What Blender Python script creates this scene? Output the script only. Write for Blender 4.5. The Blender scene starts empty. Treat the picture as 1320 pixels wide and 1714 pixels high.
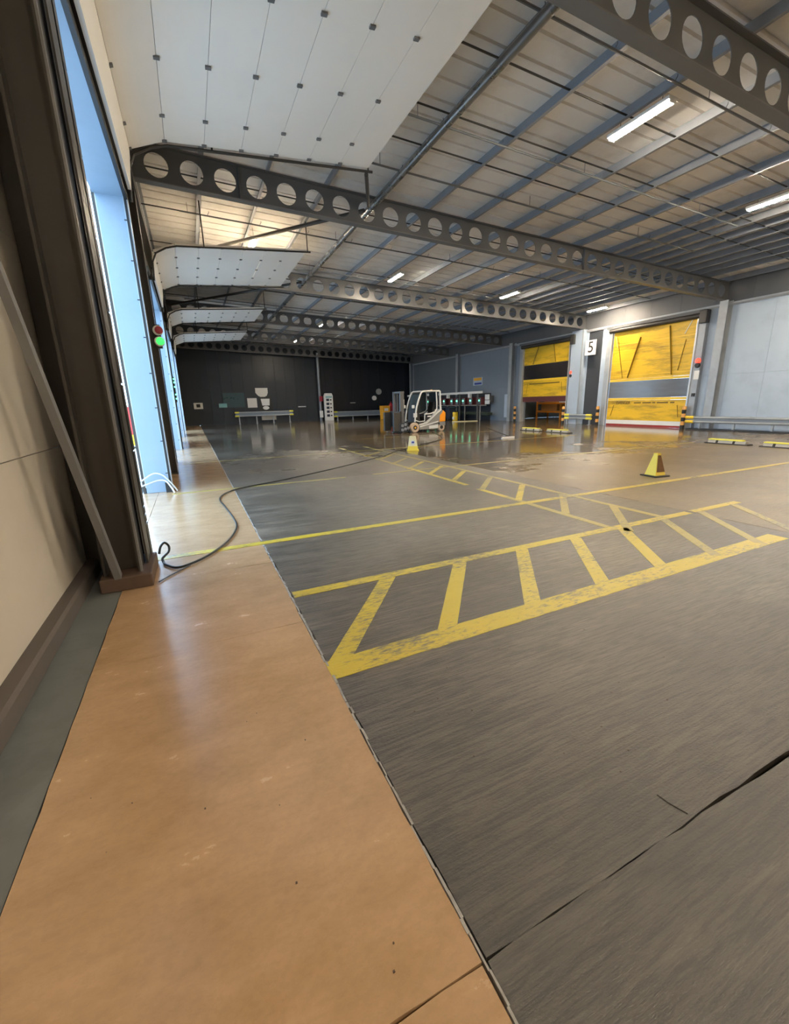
import bpy, math, random
from mathutils import Matrix, Vector
random.seed(7)
SC = bpy.context.scene
COL = SC.collection

# ---------------------------------------------------------------- camera
H = 1.5
cam_d = bpy.data.cameras.new('camera'); cam = bpy.data.objects.new('camera', cam_d); COL.objects.link(cam)
cam_d.sensor_fit = 'HORIZONTAL'; cam_d.sensor_width = 36.0
cam_d.lens = 706.81 / 1320 * 36.0
cam_d.clip_start = 0.02; cam_d.clip_end = 500
R = ((0.90527602, -0.12834293, 0.40497336), (-0.42410639, -0.21764991, 0.87906899), (-0.02467988, -0.96755186, -0.2514643))
cam.matrix_world = Matrix(((R[0][0], -R[0][1], -R[0][2], 0), (R[1][0], -R[1][1], -R[1][2], 0), (R[2][0], -R[2][1], -R[2][2], H), (0, 0, 0, 1)))
SC.camera = cam

# ---------------------------------------------------------------- light and exposure
LAMP = 260.0            # emission of the batten tubes
SKY = 2.7              # overcast daylight outside the doors
LAMP_COL = (1.0, 0.84, 0.64)
SKY_COL = (0.50, 0.74, 1.0)
SC.view_settings.view_transform = 'Standard'
SC.view_settings.look = 'None'
SC.view_settings.gamma = 1.0
SC.view_settings.use_curve_mapping = False
SC.view_settings.exposure = 1.58
w = bpy.data.worlds.new('overcast_sky'); SC.world = w; w.use_nodes = True
w.node_tree.nodes['Background'].inputs[0].default_value = (*SKY_COL, 1)
w.node_tree.nodes['Background'].inputs[1].default_value = SKY

OPEN = [(4.78, 8.75), (13.6, 17.65), (21.7, 25.1), (28.4, 32.2)]      # door openings in the left wall
BEAM_Y = [4.65, 11.4, 18.5, 25.75, 32.7, 39.3]
SL = -0.042                                                            # fall of the roof to the right
ZB = 6.05                                                              # underside of the beams at x = 0
XR, YF, YB, XL = 20.6, 40.0, -5.0, -1.08                               # inner faces of the right, far, rear and left walls
for i, (a, b) in enumerate(OPEN):                                      # light portals in the openings: sampling only
    ld = bpy.data.lights.new('daylight_portal', 'AREA'); ld.shape = 'RECTANGLE'; ld.size = 4.7; ld.size_y = b - a
    ld.cycles.is_portal = True
    lo = bpy.data.objects.new('daylight_portal', ld); COL.objects.link(lo)
    lo.location = (-1.0, (a + b) / 2, 2.36); lo.rotation_euler = (0, -math.pi / 2, 0)

# ---------------------------------------------------------------- materials
MATS = {}
def _n(nt, t, **kw):
    n = nt.nodes.new(t)
    for k, v in kw.items(): setattr(n, k, v)
    return n
def mat(name, col, rough=.5, metal=0., var=.12, scale=3., stretch=(1, 1, 1), bump=0., bscale=40., bstretch=(1, 1, 1), dirt=None, dscale=1.2, damt=.5, dmin=.5, rvar=.1, emit=None, spec=.5):
    m = bpy.data.materials.new(name); m.use_nodes = True; nt = m.node_tree; L = nt.links.new
    b = nt.nodes['Principled BSDF']
    b.inputs['Metallic'].default_value = metal
    b.inputs['Specular IOR Level'].default_value = spec
    if emit:
        b.inputs['Emission Color'].default_value = (*emit[0], 1); b.inputs['Emission Strength'].default_value = emit[1]
    g = _n(nt, 'ShaderNodeNewGeometry')
    mp = _n(nt, 'ShaderNodeMapping'); mp.inputs['Scale'].default_value = stretch; L(g.outputs['Position'], mp.inputs['Vector'])
    no = _n(nt, 'ShaderNodeTexNoise'); no.inputs['Scale'].default_value = scale; no.inputs['Detail'].default_value = 5; L(mp.outputs[0], no.inputs['Vector'])
    mx = _n(nt, 'ShaderNodeMix', data_type='RGBA')
    mx.inputs['A'].default_value = (*[c * (1 - var) for c in col], 1); mx.inputs['B'].default_value = (*[min(1, c * (1 + var)) for c in col], 1)
    L(no.outputs['Fac'], mx.inputs['Factor']); out = mx.outputs['Result']
    if dirt:
        n2 = _n(nt, 'ShaderNodeTexNoise'); n2.inputs['Scale'].default_value = dscale; n2.inputs['Detail'].default_value = 8; n2.inputs['Roughness'].default_value = .65; L(mp.outputs[0], n2.inputs['Vector'])
        rp = _n(nt, 'ShaderNodeMapRange'); rp.inputs['From Min'].default_value = dmin; rp.inputs['From Max'].default_value = .72; rp.inputs['To Max'].default_value = damt; L(n2.outputs['Fac'], rp.inputs['Value'])
        m2 = _n(nt, 'ShaderNodeMix', data_type='RGBA'); m2.inputs['B'].default_value = (*dirt, 1); L(out, m2.inputs['A']); L(rp.outputs[0], m2.inputs['Factor']); out = m2.outputs['Result']
    L(out, b.inputs['Base Color'])
    rr = _n(nt, 'ShaderNodeMapRange'); rr.inputs['To Min'].default_value = max(.02, rough - rvar); rr.inputs['To Max'].default_value = min(1, rough + rvar); L(no.outputs['Fac'], rr.inputs['Value']); L(rr.outputs[0], b.inputs['Roughness'])
    if bump:
        mb = _n(nt, 'ShaderNodeMapping'); mb.inputs['Scale'].default_value = bstretch; L(g.outputs['Position'], mb.inputs['Vector'])
        nb = _n(nt, 'ShaderNodeTexNoise'); nb.inputs['Scale'].default_value = bscale; nb.inputs['Detail'].default_value = 4; L(mb.outputs[0], nb.inputs['Vector'])
        bp = _n(nt, 'ShaderNodeBump'); bp.inputs['Strength'].default_value = bump; bp.inputs['Distance'].default_value = .01; L(nb.outputs['Fac'], bp.inputs['Height']); L(bp.outputs[0], b.inputs['Normal'])
    MATS[name] = m
    return m

def floor_mat(name, colA, colB, wet0, wet1, rdry, rwet, streak=.45, paint=None, blotch=0, near_dark=0):
    """brushed concrete, wet in patches; the wet share grows with distance from the doors' end of the hall"""
    m = bpy.data.materials.new(name); m.use_nodes = True; nt = m.node_tree; L = nt.links.new; b = nt.nodes['Principled BSDF']
    g = _n(nt, 'ShaderNodeNewGeometry')
    def noise(scale, st, det=5, rough=.55):
        mp = _n(nt, 'ShaderNodeMapping'); mp.inputs['Scale'].default_value = st; L(g.outputs['Position'], mp.inputs['Vector'])
        n = _n(nt, 'ShaderNodeTexNoise'); n.inputs['Scale'].default_value = scale; n.inputs['Detail'].default_value = det; n.inputs['Roughness'].default_value = rough; L(mp.outputs[0], n.inputs['Vector']); return n.outputs['Fac']
    def rng(v, a, b_, c, d):
        r = _n(nt, 'ShaderNodeMapRange'); L(v, r.inputs['Value'])
        for k, x in zip(('From Min', 'From Max', 'To Min', 'To Max'), (a, b_, c, d)): r.inputs[k].default_value = x
        return r.outputs[0]
    def math_(op, a, c):
        n = _n(nt, 'ShaderNodeMath', operation=op)
        for i, x in enumerate((a, c)):
            if isinstance(x, (int, float)): n.inputs[i].default_value = x
            else: L(x, n.inputs[i])
        return n.outputs[0]
    big = noise(.55, (1, 1, 1), 6, .6); st = noise(3.2, (.22, 4, 1) if not blotch else (.8, 1.6, 1), 7, .7); fine = noise(42, (.10, 1.5, 1) if not blotch else (.7, 1, 1), 6, .75)
    sep = _n(nt, 'ShaderNodeSeparateXYZ'); L(g.outputs['Position'], sep.inputs[0])
    wet = math_('ADD', rng(sep.outputs['Y'], wet0, wet1, 0, 1.0), rng(big, .3, .7, -.35, .35))
    wet = rng(wet, .35, .65, 0, 1)
    mixf = math_('ADD', math_('MULTIPLY', big, .45), math_('MULTIPLY', st, .55))
    mixf = rng(mixf, .39, .60, 0, 1)
    c = _n(nt, 'ShaderNodeMix', data_type='RGBA'); c.inputs['A'].default_value = (*colA, 1); c.inputs['B'].default_value = (*colB, 1); L(mixf, c.inputs['Factor']); col = c.outputs['Result']
    c3 = _n(nt, 'ShaderNodeMix', data_type='RGBA', blend_type='MULTIPLY'); L(col, c3.inputs['A']); c3.inputs['Factor'].default_value = 1
    gr = _n(nt, 'ShaderNodeMix', data_type='RGBA'); gr.inputs['A'].default_value = (1 - streak, 1 - streak, 1 - streak, 1); gr.inputs['B'].default_value = (1, 1, 1, 1); L(rng(fine, .43, .54, 0, 1), gr.inputs['Factor']); L(gr.outputs['Result'], c3.inputs['B']); col = c3.outputs['Result']
    if near_dark:      # wet near slabs and the paler reflections beyond, painted into the colour; ragged edge
        dm = rng(math_('ADD', sep.outputs['Y'], math_('MULTIPLY', math_('SUBTRACT', noise(.9, (.5, 1.2, 1), 6, .65), .5), 3.5)), .6, 3.6, near_dark, 1.0)
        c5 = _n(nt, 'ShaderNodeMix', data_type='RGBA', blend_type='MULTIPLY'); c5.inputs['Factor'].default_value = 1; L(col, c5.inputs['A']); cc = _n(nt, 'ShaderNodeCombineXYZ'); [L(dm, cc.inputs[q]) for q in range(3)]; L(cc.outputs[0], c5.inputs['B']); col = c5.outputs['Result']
    if paint:
        chip = rng(math_('ADD', math_('MULTIPLY', noise(24, (.5, 1.6, 1), 6, .75), .6), math_('MULTIPLY', noise(1.4, (1, 1, 1), 3), .4)), .5, .62, paint[1], .0)
        pm = _n(nt, 'ShaderNodeMix', data_type='RGBA'); L(col, pm.inputs['A']); pm.inputs['B'].default_value = (*paint[0], 1); L(chip, pm.inputs['Factor']); col = pm.outputs['Result']
    L(col, b.inputs['Base Color'])
    ro = _n(nt, 'ShaderNodeMix', data_type='FLOAT'); ro.inputs['A'].default_value = rdry; ro.inputs['B'].default_value = rwet; L(wet, ro.inputs['Factor'])
    L(math_('ADD', ro.outputs['Result'], rng(st, .3, .7, -.07, .07)), b.inputs['Roughness'])
    bp = _n(nt, 'ShaderNodeBump'); bp.inputs['Distance'].default_value = .012
    b.inputs['Specular IOR Level'].default_value = .85
    b.inputs['Coat Weight'].default_value = .25 if not blotch else .1; b.inputs['Coat Roughness'].default_value = .36; L(bp.outputs[0], b.inputs['Coat Normal'])
    if blotch: bp.inputs['Strength'].default_value = .06
    else: L(math_('MULTIPLY', math_('SUBTRACT', 1.05, wet), .5), bp.inputs['Strength'])
    L(math_('ADD', math_('MULTIPLY', fine, .55), math_('MULTIPLY', noise(130, (.5, 1, 1), 3), .45)), bp.inputs['Height']); L(bp.outputs[0], b.inputs['Normal'])
    MATS[name] = m
    return m

floor_mat('concrete_brushed', (.060, .049, .036), (.225, .192, .150), 8, 18, .40, .10, .62, near_dark=.42)
floor_mat('concrete_brown', (.11, .077, .038), (.25, .18, .092), 5, 12, .40, .09, .35)
floor_mat('orange_screed', (.41, .262, .140), (.53, .35, .20), 3, 9, .22, .18, .06, blotch=1)
floor_mat('yellow_line', (.09, .08, .065), (.16, .145, .12), 8, 20, .40, .12, .25, paint=((.60, .46, .015), 1.0))
floor_mat('yellow_worn', (.10, .09, .07), (.17, .15, .12), 8, 20, .40, .12, .25, paint=((.50, .39, .05), .75))
mat('joint_dark', (.022, .018, .014), .8)
mat('sealant', (.34, .33, .31), .6, var=.5, scale=30)
mat('kerb_grey', (.15, .165, .165), .45, var=.25, scale=2, dirt=(.05, .05, .045), damt=.6)
mat('kerb_brown', (.10, .085, .075), .6, var=.2)
mat('pad_brown', (.095, .06, .042), .55, var=.3, scale=12)
mat('wall_cream', (.56, .52, .45), .38, var=.06, scale=.8, dirt=(.40, .36, .30), damt=.35, dscale=.7)
mat('door_white', (.93, .89, .82), .42, var=.03, scale=1.0, dirt=(.78, .74, .67), damt=.25, dscale=.9)
mat('steel_dark', (.036, .033, .029), .45, var=.2, scale=2, dirt=(.06, .052, .044), damt=.4)
mat('steel_beam', (.105, .108, .112), .45, var=.15, scale=1.5)
mat('flange_grey', (.16, .162, .165), .45, var=.15)
mat('tube_steel', (.22, .22, .215), .28, metal=.7, var=.15)
mat('upper_dark', (.10, .105, .112), .5)
mat('panel_far_dim', (.13, .155, .185), .45, var=.06, dirt=(.10, .12, .14), damt=.4)  # slate darkened in the colour because less light reaches the far wall
mat('galvanised', (.24, .26, .28), .42, metal=.35, var=.2, scale=6)
mat('galv_blue', (.23, .245, .27), .45, metal=.0, var=.2, scale=4)
mat('roof_sheet', (.80, .77, .72), .5, var=.1, scale=.7, dirt=(.50, .46, .40), damt=.6, dscale=.8)
mat('jamb_blue', (.25, .34, .44), .45, var=.08, scale=1.2, dirt=(.19, .26, .33), damt=.4)
mat('jamb_edge', (.36, .43, .50), .4, var=.1)
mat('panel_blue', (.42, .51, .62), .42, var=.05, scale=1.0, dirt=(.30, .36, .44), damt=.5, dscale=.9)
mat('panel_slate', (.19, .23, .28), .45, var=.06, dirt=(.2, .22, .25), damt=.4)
mat('frame_grey', (.36, .39, .42), .4, metal=.2, var=.12, scale=3, dirt=(.2, .2, .2), damt=.5)
mat('recess_dark', (.035, .04, .048), .6)
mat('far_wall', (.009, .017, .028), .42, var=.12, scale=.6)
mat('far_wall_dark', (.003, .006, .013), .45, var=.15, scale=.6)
mat('curtain_yellow', (.80, .50, .012), .42, var=.12, scale=1.6, stretch=(1, .5, 3), dirt=(.17, .10, .012), damt=.85, dscale=1.1, dmin=.46, bump=.25, bscale=5, bstretch=(1, .25, 2.5))
mat('curtain_strap_shadow', (.30, .19, .015), .6)  # strap shadows showing through the curtain, built as dark brown bars
mat('curtain_seam', (.88, .58, .03), .4)
mat('vision_grey', (.13, .135, .145), .18, var=.2, scale=2, stretch=(1, .4, 3))
mat('vision_black', (.022, .02, .022), .2)
mat('white_plain', (.78, .78, .76), .45, var=.04)
mat('paper_white', (.72, .70, .66), .6, var=.05)
mat('red_rubber', (.30, .02, .015), .6)
mat('black_print', (.02, .018, .012), .6)
mat('brown_print', (.16, .10, .01), .6)
mat('black', (.015, .015, .015), .5)
mat('rubber_black', (.02, .02, .021), .55)
mat('hose_black', (.02, .022, .02), .35)
mat('cable_white', (.62, .68, .72), .4)
mat('yellow_paint', (.80, .55, .02), .4, dirt=(.35, .22, .02), damt=.5, dscale=4)
mat('yellow_bright', (.85, .78, .10), .4)
mat('cone_yellow', (.86, .66, .07), .45, var=.1, scale=6)
mat('cone_brown', (.16, .075, .02), .7, var=.4, scale=14)
mat('cone_pale', (.80, .72, .45), .45)
mat('orange_band', (.75, .38, .10), .5)
mat('orange_truck', (.90, .33, .01), .35, var=.03)
mat('truck_white', (.66, .67, .65), .35, var=.03)
mat('truck_grey', (.26, .255, .245), .45)
mat('tyre_tan', (.55, .42, .31), .7, var=.1)
mat('rack_orange', (.60, .22, .02), .5)
mat('carton', (.42, .22, .07), .7)
mat('bin_blue', (.025, .035, .06), .5)
mat('bin_green', (.03, .045, .03), .5)
mat('charger_red', (.10, .02, .02), .5)
mat('tool_red', (.42, .02, .035), .4)
mat('bin_yellow', (.80, .40, .03), .45)
mat('teal_board', (.012, .055, .07), .3)
mat('teal_light', (.20, .45, .48), .4)
mat('sign_blue', (.03, .06, .30), .5)
mat('yard', (.52, .53, .54), .7, var=.2)
mat('lorry_red', (.75, .05, .04), .4)
mat('glass', (.05, .07, .08), .08, var=.05)
mat('steel_bright', (.50, .50, .48), .35, metal=.5, var=.15)
mat('bollard_base', (.42, .40, .36), .6)
mat('lamp_tube', (1, 1, 1), .4, emit=(LAMP_COL, LAMP))
mat('lamp_body', (.70, .69, .66), .4)
mat('led_green', (.1, .8, .3), .4, emit=((.12, 1.0, .45), 1.6))
mat('signal_green', (.1, .8, .2), .4, emit=((.02, .6, .07), .8))
mat('led_red', (.8, .1, .05), .4, emit=((1.0, .05, .03), .7))
mat('red_off', (.30, .02, .04), .3)
mat('screen_glow', (.3, .5, .5), .4, emit=((.35, .8, .8), .6))

# ---------------------------------------------------------------- mesh helpers
class B:
    def __init__(s): s.v = []; s.f = []
    def box(s, x0, x1, y0, y1, z0, z1, sh=0.):
        k = len(s.v)
        s.v += [(x, y, z + sh * x) for z in (z0, z1) for y in (y0, y1) for x in (x0, x1)]
        s.f += [tuple(k + i for i in q) for q in ((0, 2, 3, 1), (4, 5, 7, 6), (0, 1, 5, 4), (2, 6, 7, 3), (0, 4, 6, 2), (1, 3, 7, 5))]
        return s
    def prism(s, poly, axis, a, b):
        """poly in the two other axes (x,z for axis y; y,z for axis x; x,y for axis z)"""
        k = len(s.v); n = len(poly)
        for t in (a, b):
            for (u, v) in poly:
                s.v.append({'x': (t, u, v), 'y': (u, t, v), 'z': (u, v, t)}[axis])
        s.f.append(tuple(k + i for i in range(n))[::-1]); s.f.append(tuple(k + n + i for i in range(n)))
        for i in range(n):
            j = (i + 1) % n; s.f.append((k + i, k + j, k + n + j, k + n + i))
        return s
    def tube(s, pts, r, n=8, closed=False, cap=True):
        pts = [Vector(p) for p in pts]; k = len(s.v); m = len(pts)
        up = Vector((0, 0, 1)); prev = None
        for i, p in enumerate(pts):
            if closed: t = pts[(i + 1) % m] - pts[i - 1]
            else: t = pts[min(i + 1, m - 1)] - pts[max(i - 1, 0)]
            t.normalize()
            if prev is None:
                a = t.cross(up if abs(t.z) < .95 else Vector((1, 0, 0))).normalized()
            else:
                a = (prev - t * prev.dot(t)).normalized()
            prev = a; b = t.cross(a); rr = r[i] if isinstance(r, (list, tuple)) else r
            for j in range(n):
                w_ = 2 * math.pi * j / n; s.v.append(tuple(p + (a * math.cos(w_) + b * math.sin(w_)) * rr))
        for i in range(m if closed else m - 1):
            i2 = (i + 1) % m
            for j in range(n):
                j2 = (j + 1) % n; s.f.append((k + i * n + j, k + i * n + j2, k + i2 * n + j2, k + i2 * n + j))
        if cap and not closed:
            s.f.append(tuple(k + j for j in range(n))[::-1]); s.f.append(tuple(k + (m - 1) * n + j for j in range(n)))
        return s
    def bar(s, p0, p1, wd, ht):
        """rectangular bar between two points"""
        p0, p1 = Vector(p0), Vector(p1); t = (p1 - p0).normalized(); a = t.cross(Vector((0, 0, 1)) if abs(t.z) < .95 else Vector((1, 0, 0))).normalized(); b = t.cross(a); k = len(s.v)
        for p in (p0, p1):
            for (u, v) in ((-1, -1), (1, -1), (1, 1), (-1, 1)): s.v.append(tuple(p + a * u * wd / 2 + b * v * ht / 2))
        s.f += [(k + 3, k + 2, k + 1, k), (k + 4, k + 5, k + 6, k + 7)] + [(k + i, k + (i + 1) % 4, k + 4 + (i + 1) % 4, k + 4 + i) for i in range(4)]
        return s
    def lathe(s, c, axis, prof, n=24):
        """prof: (radius, height along axis) list, closed at both ends by radius 0 or caps"""
        k = len(s.v)
        for (r, h) in prof:
            for j in range(n):
                w_ = 2 * math.pi * j / n; u, v = r * math.cos(w_), r * math.sin(w_)
                s.v.append({'z': (c[0] + u, c[1] + v, c[2] + h), 'y': (c[0] + u, c[1] + h, c[2] + v), 'x': (c[0] + h, c[1] + u, c[2] + v)}[axis])
        for i in range(len(prof) - 1):
            for j in range(n):
                j2 = (j + 1) % n; s.f.append((k + i * n + j, k + i * n + j2, k + (i + 1) * n + j2, k + (i + 1) * n + j))
        s.f.append(tuple(k + j for j in range(n))[::-1]); s.f.append(tuple(k + (len(prof) - 1) * n + j for j in range(n)))
        return s
    def frustum(s, c, a0, b0, a1, b1, h):
        k = len(s.v); x, y, z = c
        s.v += [(x + i * a0 / 2, y + j * b0 / 2, z) for i, j in ((-1, -1), (1, -1), (1, 1), (-1, 1))] + [(x + i * a1 / 2, y + j * b1 / 2, z + h) for i, j in ((-1, -1), (1, -1), (1, 1), (-1, 1))]
        s.f += [(k + 3, k + 2, k + 1, k), (k + 4, k + 5, k + 6, k + 7)] + [(k + i, k + (i + 1) % 4, k + 4 + (i + 1) % 4, k + 4 + i) for i in range(4)]
        return s
    def mesh(s, name, m, off=(0, 0, 0), smooth=False):
        me = bpy.data.meshes.new(name); me.from_pydata([(x - off[0], y - off[1], z - off[2]) for x, y, z in s.v], [], s.f)
        me.materials.append(MATS[m])
        import bmesh
        bm = bmesh.new(); bm.from_mesh(me); bmesh.ops.recalc_face_normals(bm, faces=bm.faces); bm.to_mesh(me); bm.free()
        if smooth:
            me.shade_smooth(); me.set_sharp_from_angle(angle=math.radians(38))
        me.update(); return me
    def build(s, name, m, parent=None, smooth=False, bevel=0):
        if parent is None:
            xs, ys, zs = zip(*s.v); off = ((min(xs) + max(xs)) / 2, (min(ys) + max(ys)) / 2, min(zs))
        else: off = parent.get('_o', (0, 0, 0))
        o = bpy.data.objects.new(name, s.mesh(name, m, off, smooth)); COL.objects.link(o)
        if parent is None: o.location = off; o['_o'] = off
        else: o.parent = parent; o['_o'] = off
        if bevel:
            md = o.modifiers.new('bevel', 'BEVEL'); md.width = bevel; md.segments = 2; md.limit_method = 'ANGLE'
        return o
def tag(o, label, cat=None, group=None, kind=None):
    o['label'] = label
    if cat: o['category'] = cat
    if group: o['group'] = group
    if kind: o['kind'] = kind
    return o
def thing(name, label, cat=None, loc=(0, 0, 0), group=None, kind=None):
    o = bpy.data.objects.new(name, None); COL.objects.link(o); o.location = loc; o['_o'] = loc; o.empty_display_size = .2
    return tag(o, label, cat, group, kind)
def cp(o, parent=None, loc=None):
    c = o.copy(); COL.objects.link(c); c.parent = parent
    if loc is not None: c.location = loc
    return c
def text(body, size, m, M4, parent, name='lettering', ext=.002, bold=.006):
    cu = bpy.data.curves.new(name, 'FONT'); cu.body = body; cu.size = size; cu.extrude = ext; cu.offset = bold; cu.align_x = 'CENTER'; cu.align_y = 'CENTER'
    t = bpy.data.objects.new(name, cu); COL.objects.link(t); bpy.context.view_layer.update()
    me = bpy.data.meshes.new_from_object(t.evaluated_get(bpy.context.evaluated_depsgraph_get())); bpy.data.objects.remove(t)
    off = parent.get('_o', (0, 0, 0))
    me.transform(Matrix.Translation([-a for a in off]) @ M4); me.materials.clear(); me.materials.append(MATS[m])
    o = bpy.data.objects.new(name, me); COL.objects.link(o); o.parent = parent; o['_o'] = off
    return o
def on_right(x, y, z):   # text matrix on a wall that faces -x
    return Matrix(((0, 0, -1, x), (-1, 0, 0, y), (0, 1, 0, z), (0, 0, 0, 1)))
def on_far(x, y, z):     # text matrix on a wall that faces -y
    return Matrix(((1, 0, 0, x), (0, 0, -1, y), (0, 1, 0, z), (0, 0, 0, 1)))
def zb(x): return ZB + SL * x
ORD = ['first', 'second', 'third', 'fourth', 'fifth', 'sixth', 'seventh', 'eighth', 'ninth', 'tenth', 'eleventh', 'twelfth', 'thirteenth', 'fourteenth', 'fifteenth', 'sixteenth']

# ================================================================ FLOOR
fl = thing('floor', 'wet brushed concrete hall floor with an orange strip along the left wall', kind='structure')
B().box(-1.3, 27.5, YB, YF + .4, -.25, -.045).build('sub_base', 'joint_dark', fl)
def slab(x0, x1, y0, y1, name, m, jag=.0, gap=.006, h=.05):
    def edge(p, q):
        d = math.dist(p, q); n = max(1, int(d / .12)) if jag else 1; o = []
        for i in range(n):
            t = i / n; j = random.uniform(-jag, jag) if i else 0; dx, dy = (q[0] - p[0]) / d, (q[1] - p[1]) / d
            o.append((p[0] + (q[0] - p[0]) * t - dy * j, p[1] + (q[1] - p[1]) * t + dx * j))
        return o
    a, b, c, d = (x0 + gap, y0 + gap), (x1 - gap, y0 + gap), (x1 - gap, y1 - gap), (x0 + gap, y1 - gap)
    return B().prism(edge(a, b) + edge(b, c) + edge(c, d) + edge(d, a), 'z', -h, 0).build(name, m, fl)
YJ = [YB, .65, 4.74, 8.4, 12.95, 17.0, 21.2, 25.5, 30, 35, YF]
XJ = [.543, 5.8, 11.0, 16.0, XR]
for i in range(len(XJ) - 1):
    for j in range(len(YJ) - 1):
        near = YJ[j] < 6 and XJ[i] < 11
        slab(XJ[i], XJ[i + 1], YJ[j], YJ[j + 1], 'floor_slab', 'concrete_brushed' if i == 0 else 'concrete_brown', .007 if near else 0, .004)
OJ = [YB, .65, 2.76, 4.08, 8.42, 11.0, 13.3, 17.6, 21.3, 25.4, 28.2, 32.5, 36, YF]
for j in range(len(OJ) - 1):
    slab(-.73, .532, OJ[j], OJ[j + 1], 'orange_slab', 'orange_screed', .003 if j < 4 else 0, .005 if j == 0 else .002)
for (a, b) in OPEN:      # the strip runs out to the threshold inside each opening
    slab(-1.1, -.732, a, b, 'threshold_slab', 'orange_screed', 0, .001)
sb = B()                 # ragged sealant bead between strip and concrete
y = YB
while y < 20:
    d = random.uniform(.04, .10); x = .5375 + random.uniform(-.004, .004); wd = random.uniform(.005, .009) * (.6 if y < 1.6 else 1); sb.box(x - wd, x + wd, y, y + d, -.04, random.uniform(-.002, .004)); y += d
sb.build('joint_sealant', 'sealant', fl)
prev = YB
for (a, b) in OPEN + [(YF, YF)]:     # grey channel and kerb along the cladding between the openings
    B().box(-1.0, -.735, prev, a, -.05, -.004).build('channel', 'kerb_grey', fl)
    prev = b
# slab crack on the near slab
tag(B().tube([(1.47, .67, .0), (1.46, .70, 0), (1.45, .73, 0), (1.445, .77, 0)], .003, 5).build('crack', 'joint_dark', fl), 'hairline crack at the slab joint')

# ================================================================ FLOOR PAINT
def strip(pts, wd, m, name, parent, z=.0025):
    (x0, y0), (x1, y1) = pts; d = math.dist(*pts); nx, ny = -(y1 - y0) / d * wd / 2, (x1 - x0) / d * wd / 2
    n = max(1, int(d / .1)); A = []; Bk = []
    for i in range(n + 1):
        t = i / n; j = random.uniform(-.006, .006); A.append((x0 + (x1 - x0) * t + nx * (1 + j * 10 * .1), y0 + (y1 - y0) * t + ny * (1 + j * 6))); j = random.uniform(-.006, .006)
        Bk.append((x0 + (x1 - x0) * t - nx, y0 + (y1 - y0) * t - ny * (1 + j * 6)))
    return B().prism(A + Bk[::-1], 'z', -.002, z).build(name, m, parent)
wa = thing('painted_walkway', 'hatched yellow walkway marking crossing the foreground concrete from the orange strip', 'floor marking', (.6, 2.1, 0))
strip([(.53, 2.115), (5.55, 2.19)], .18, 'yellow_line', 'border_line', wa)
strip([(.56, 3.225), (5.75, 3.245)], .11, 'yellow_line', 'border_line', wa)
strip([(5.85, 3.25), (6.9, 3.26)], .10, 'yellow_line', 'border_line', wa)
for i in range(8):
    x = .60 + .755 * i
    strip([(x, 2.16), (x + .80, 3.2)], .125 if i < 5 else .10, 'yellow_line' if i < 5 else 'yellow_worn', 'hatch_bar', wa, .003)
wb = thing('painted_walkway', 'worn hatched yellow walkway marking running down the hall towards the forklift', 'floor marking', (4.9, 6, 0))
for a, b, m in (((4.31, 3.3), (4.36, 5.2), 'yellow_worn'), ((4.36, 5.2), (4.36, 5.95), 'yellow_line'), ((4.4, 6.35), (4.44, 9.0), 'yellow_line'), ((4.44, 9.0), (4.52, 14.3), 'yellow_worn'),
                ((5.26, 3.3), (5.28, 5.2), 'yellow_worn'), ((5.28, 5.2), (5.36, 9.6), 'yellow_worn'), ((5.36, 9.6), (5.42, 14.3), 'yellow_worn')):
    strip([a, b], .10, m, 'border_line', wb)
for i in range(10):
    y = 3.05 + .93 * i
    strip([(4.37, y + .02), (5.24, y + .92)], .10, 'yellow_line' if i in (2, 4, 5, 6) else 'yellow_worn', 'hatch_bar', wb, .003)
def line(a, b, wd, m, label): tag(strip([a, b], wd, m, 'painted_line', None, .0035), label, 'floor marking', 'yellow bay lines on the floor')
line((-.55, 4.74), (13.9, 4.72), .11, 'yellow_line', 'long yellow bay line just beyond the hatched foreground walkway')
line((-.5, 8.42), (2.75, 8.38), .07, 'yellow_worn', 'thin worn yellow line across the orange strip beside the blue door jamb')
line((3.4, 8.42), (14.6, 8.43), .08, 'yellow_worn', 'thin yellow bay line ending short of the nearer wheel stop pair')
line((-.4, 12.98), (14.4, 12.93), .08, 'yellow_worn', 'faint yellow bay line passing the pale cone in the wet middle ground')
line((6.5, 17.3), (14.6, 17.3), .09, 'yellow_worn', 'faint yellow bay line in front of the forklift truck')
line((11.2, 16.3), (20.2, 12.4), .08, 'yellow_worn', 'slanted yellow line leading to the closed yellow roller door') if False else None

# ================================================================ LEFT WALL
wl = thing('wall_left', 'cream panelled left wall with tall open doorways', kind='structure')
ZS = [.10, 1.2, 2.78, 4.36, 5.9, 7.1]
prev = YB
for k, (a, b) in enumerate(OPEN + [(YF, YF)]):
    n = max(1, round((a - prev) / 4.7)); 
    for i in range(n):
        for j in range(5):
            y0 = prev + (a - prev) * i / n; y1 = prev + (a - prev) * (i + 1) / n
            xl = XL if k == 0 else -.83
            B().box(xl - .1, xl, y0 + .003, y1 - .003, ZS[j] + .003, ZS[j + 1] - .003).build('wall_panel', 'wall_cream', wl)
    B().box(xl - .14, xl - .1, prev, a, 0, 7.1).build('wall_backing', 'steel_dark', wl)
    if a < YF:
        B().box(-.95, -.85, a, b, 5.06, 7.1).build('wall_panel', 'wall_cream', wl)
    prev = b
prev = YB
bb = thing('baseboard_left', 'brown grey kerb along the foot of the cream wall', kind='structure')
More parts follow.
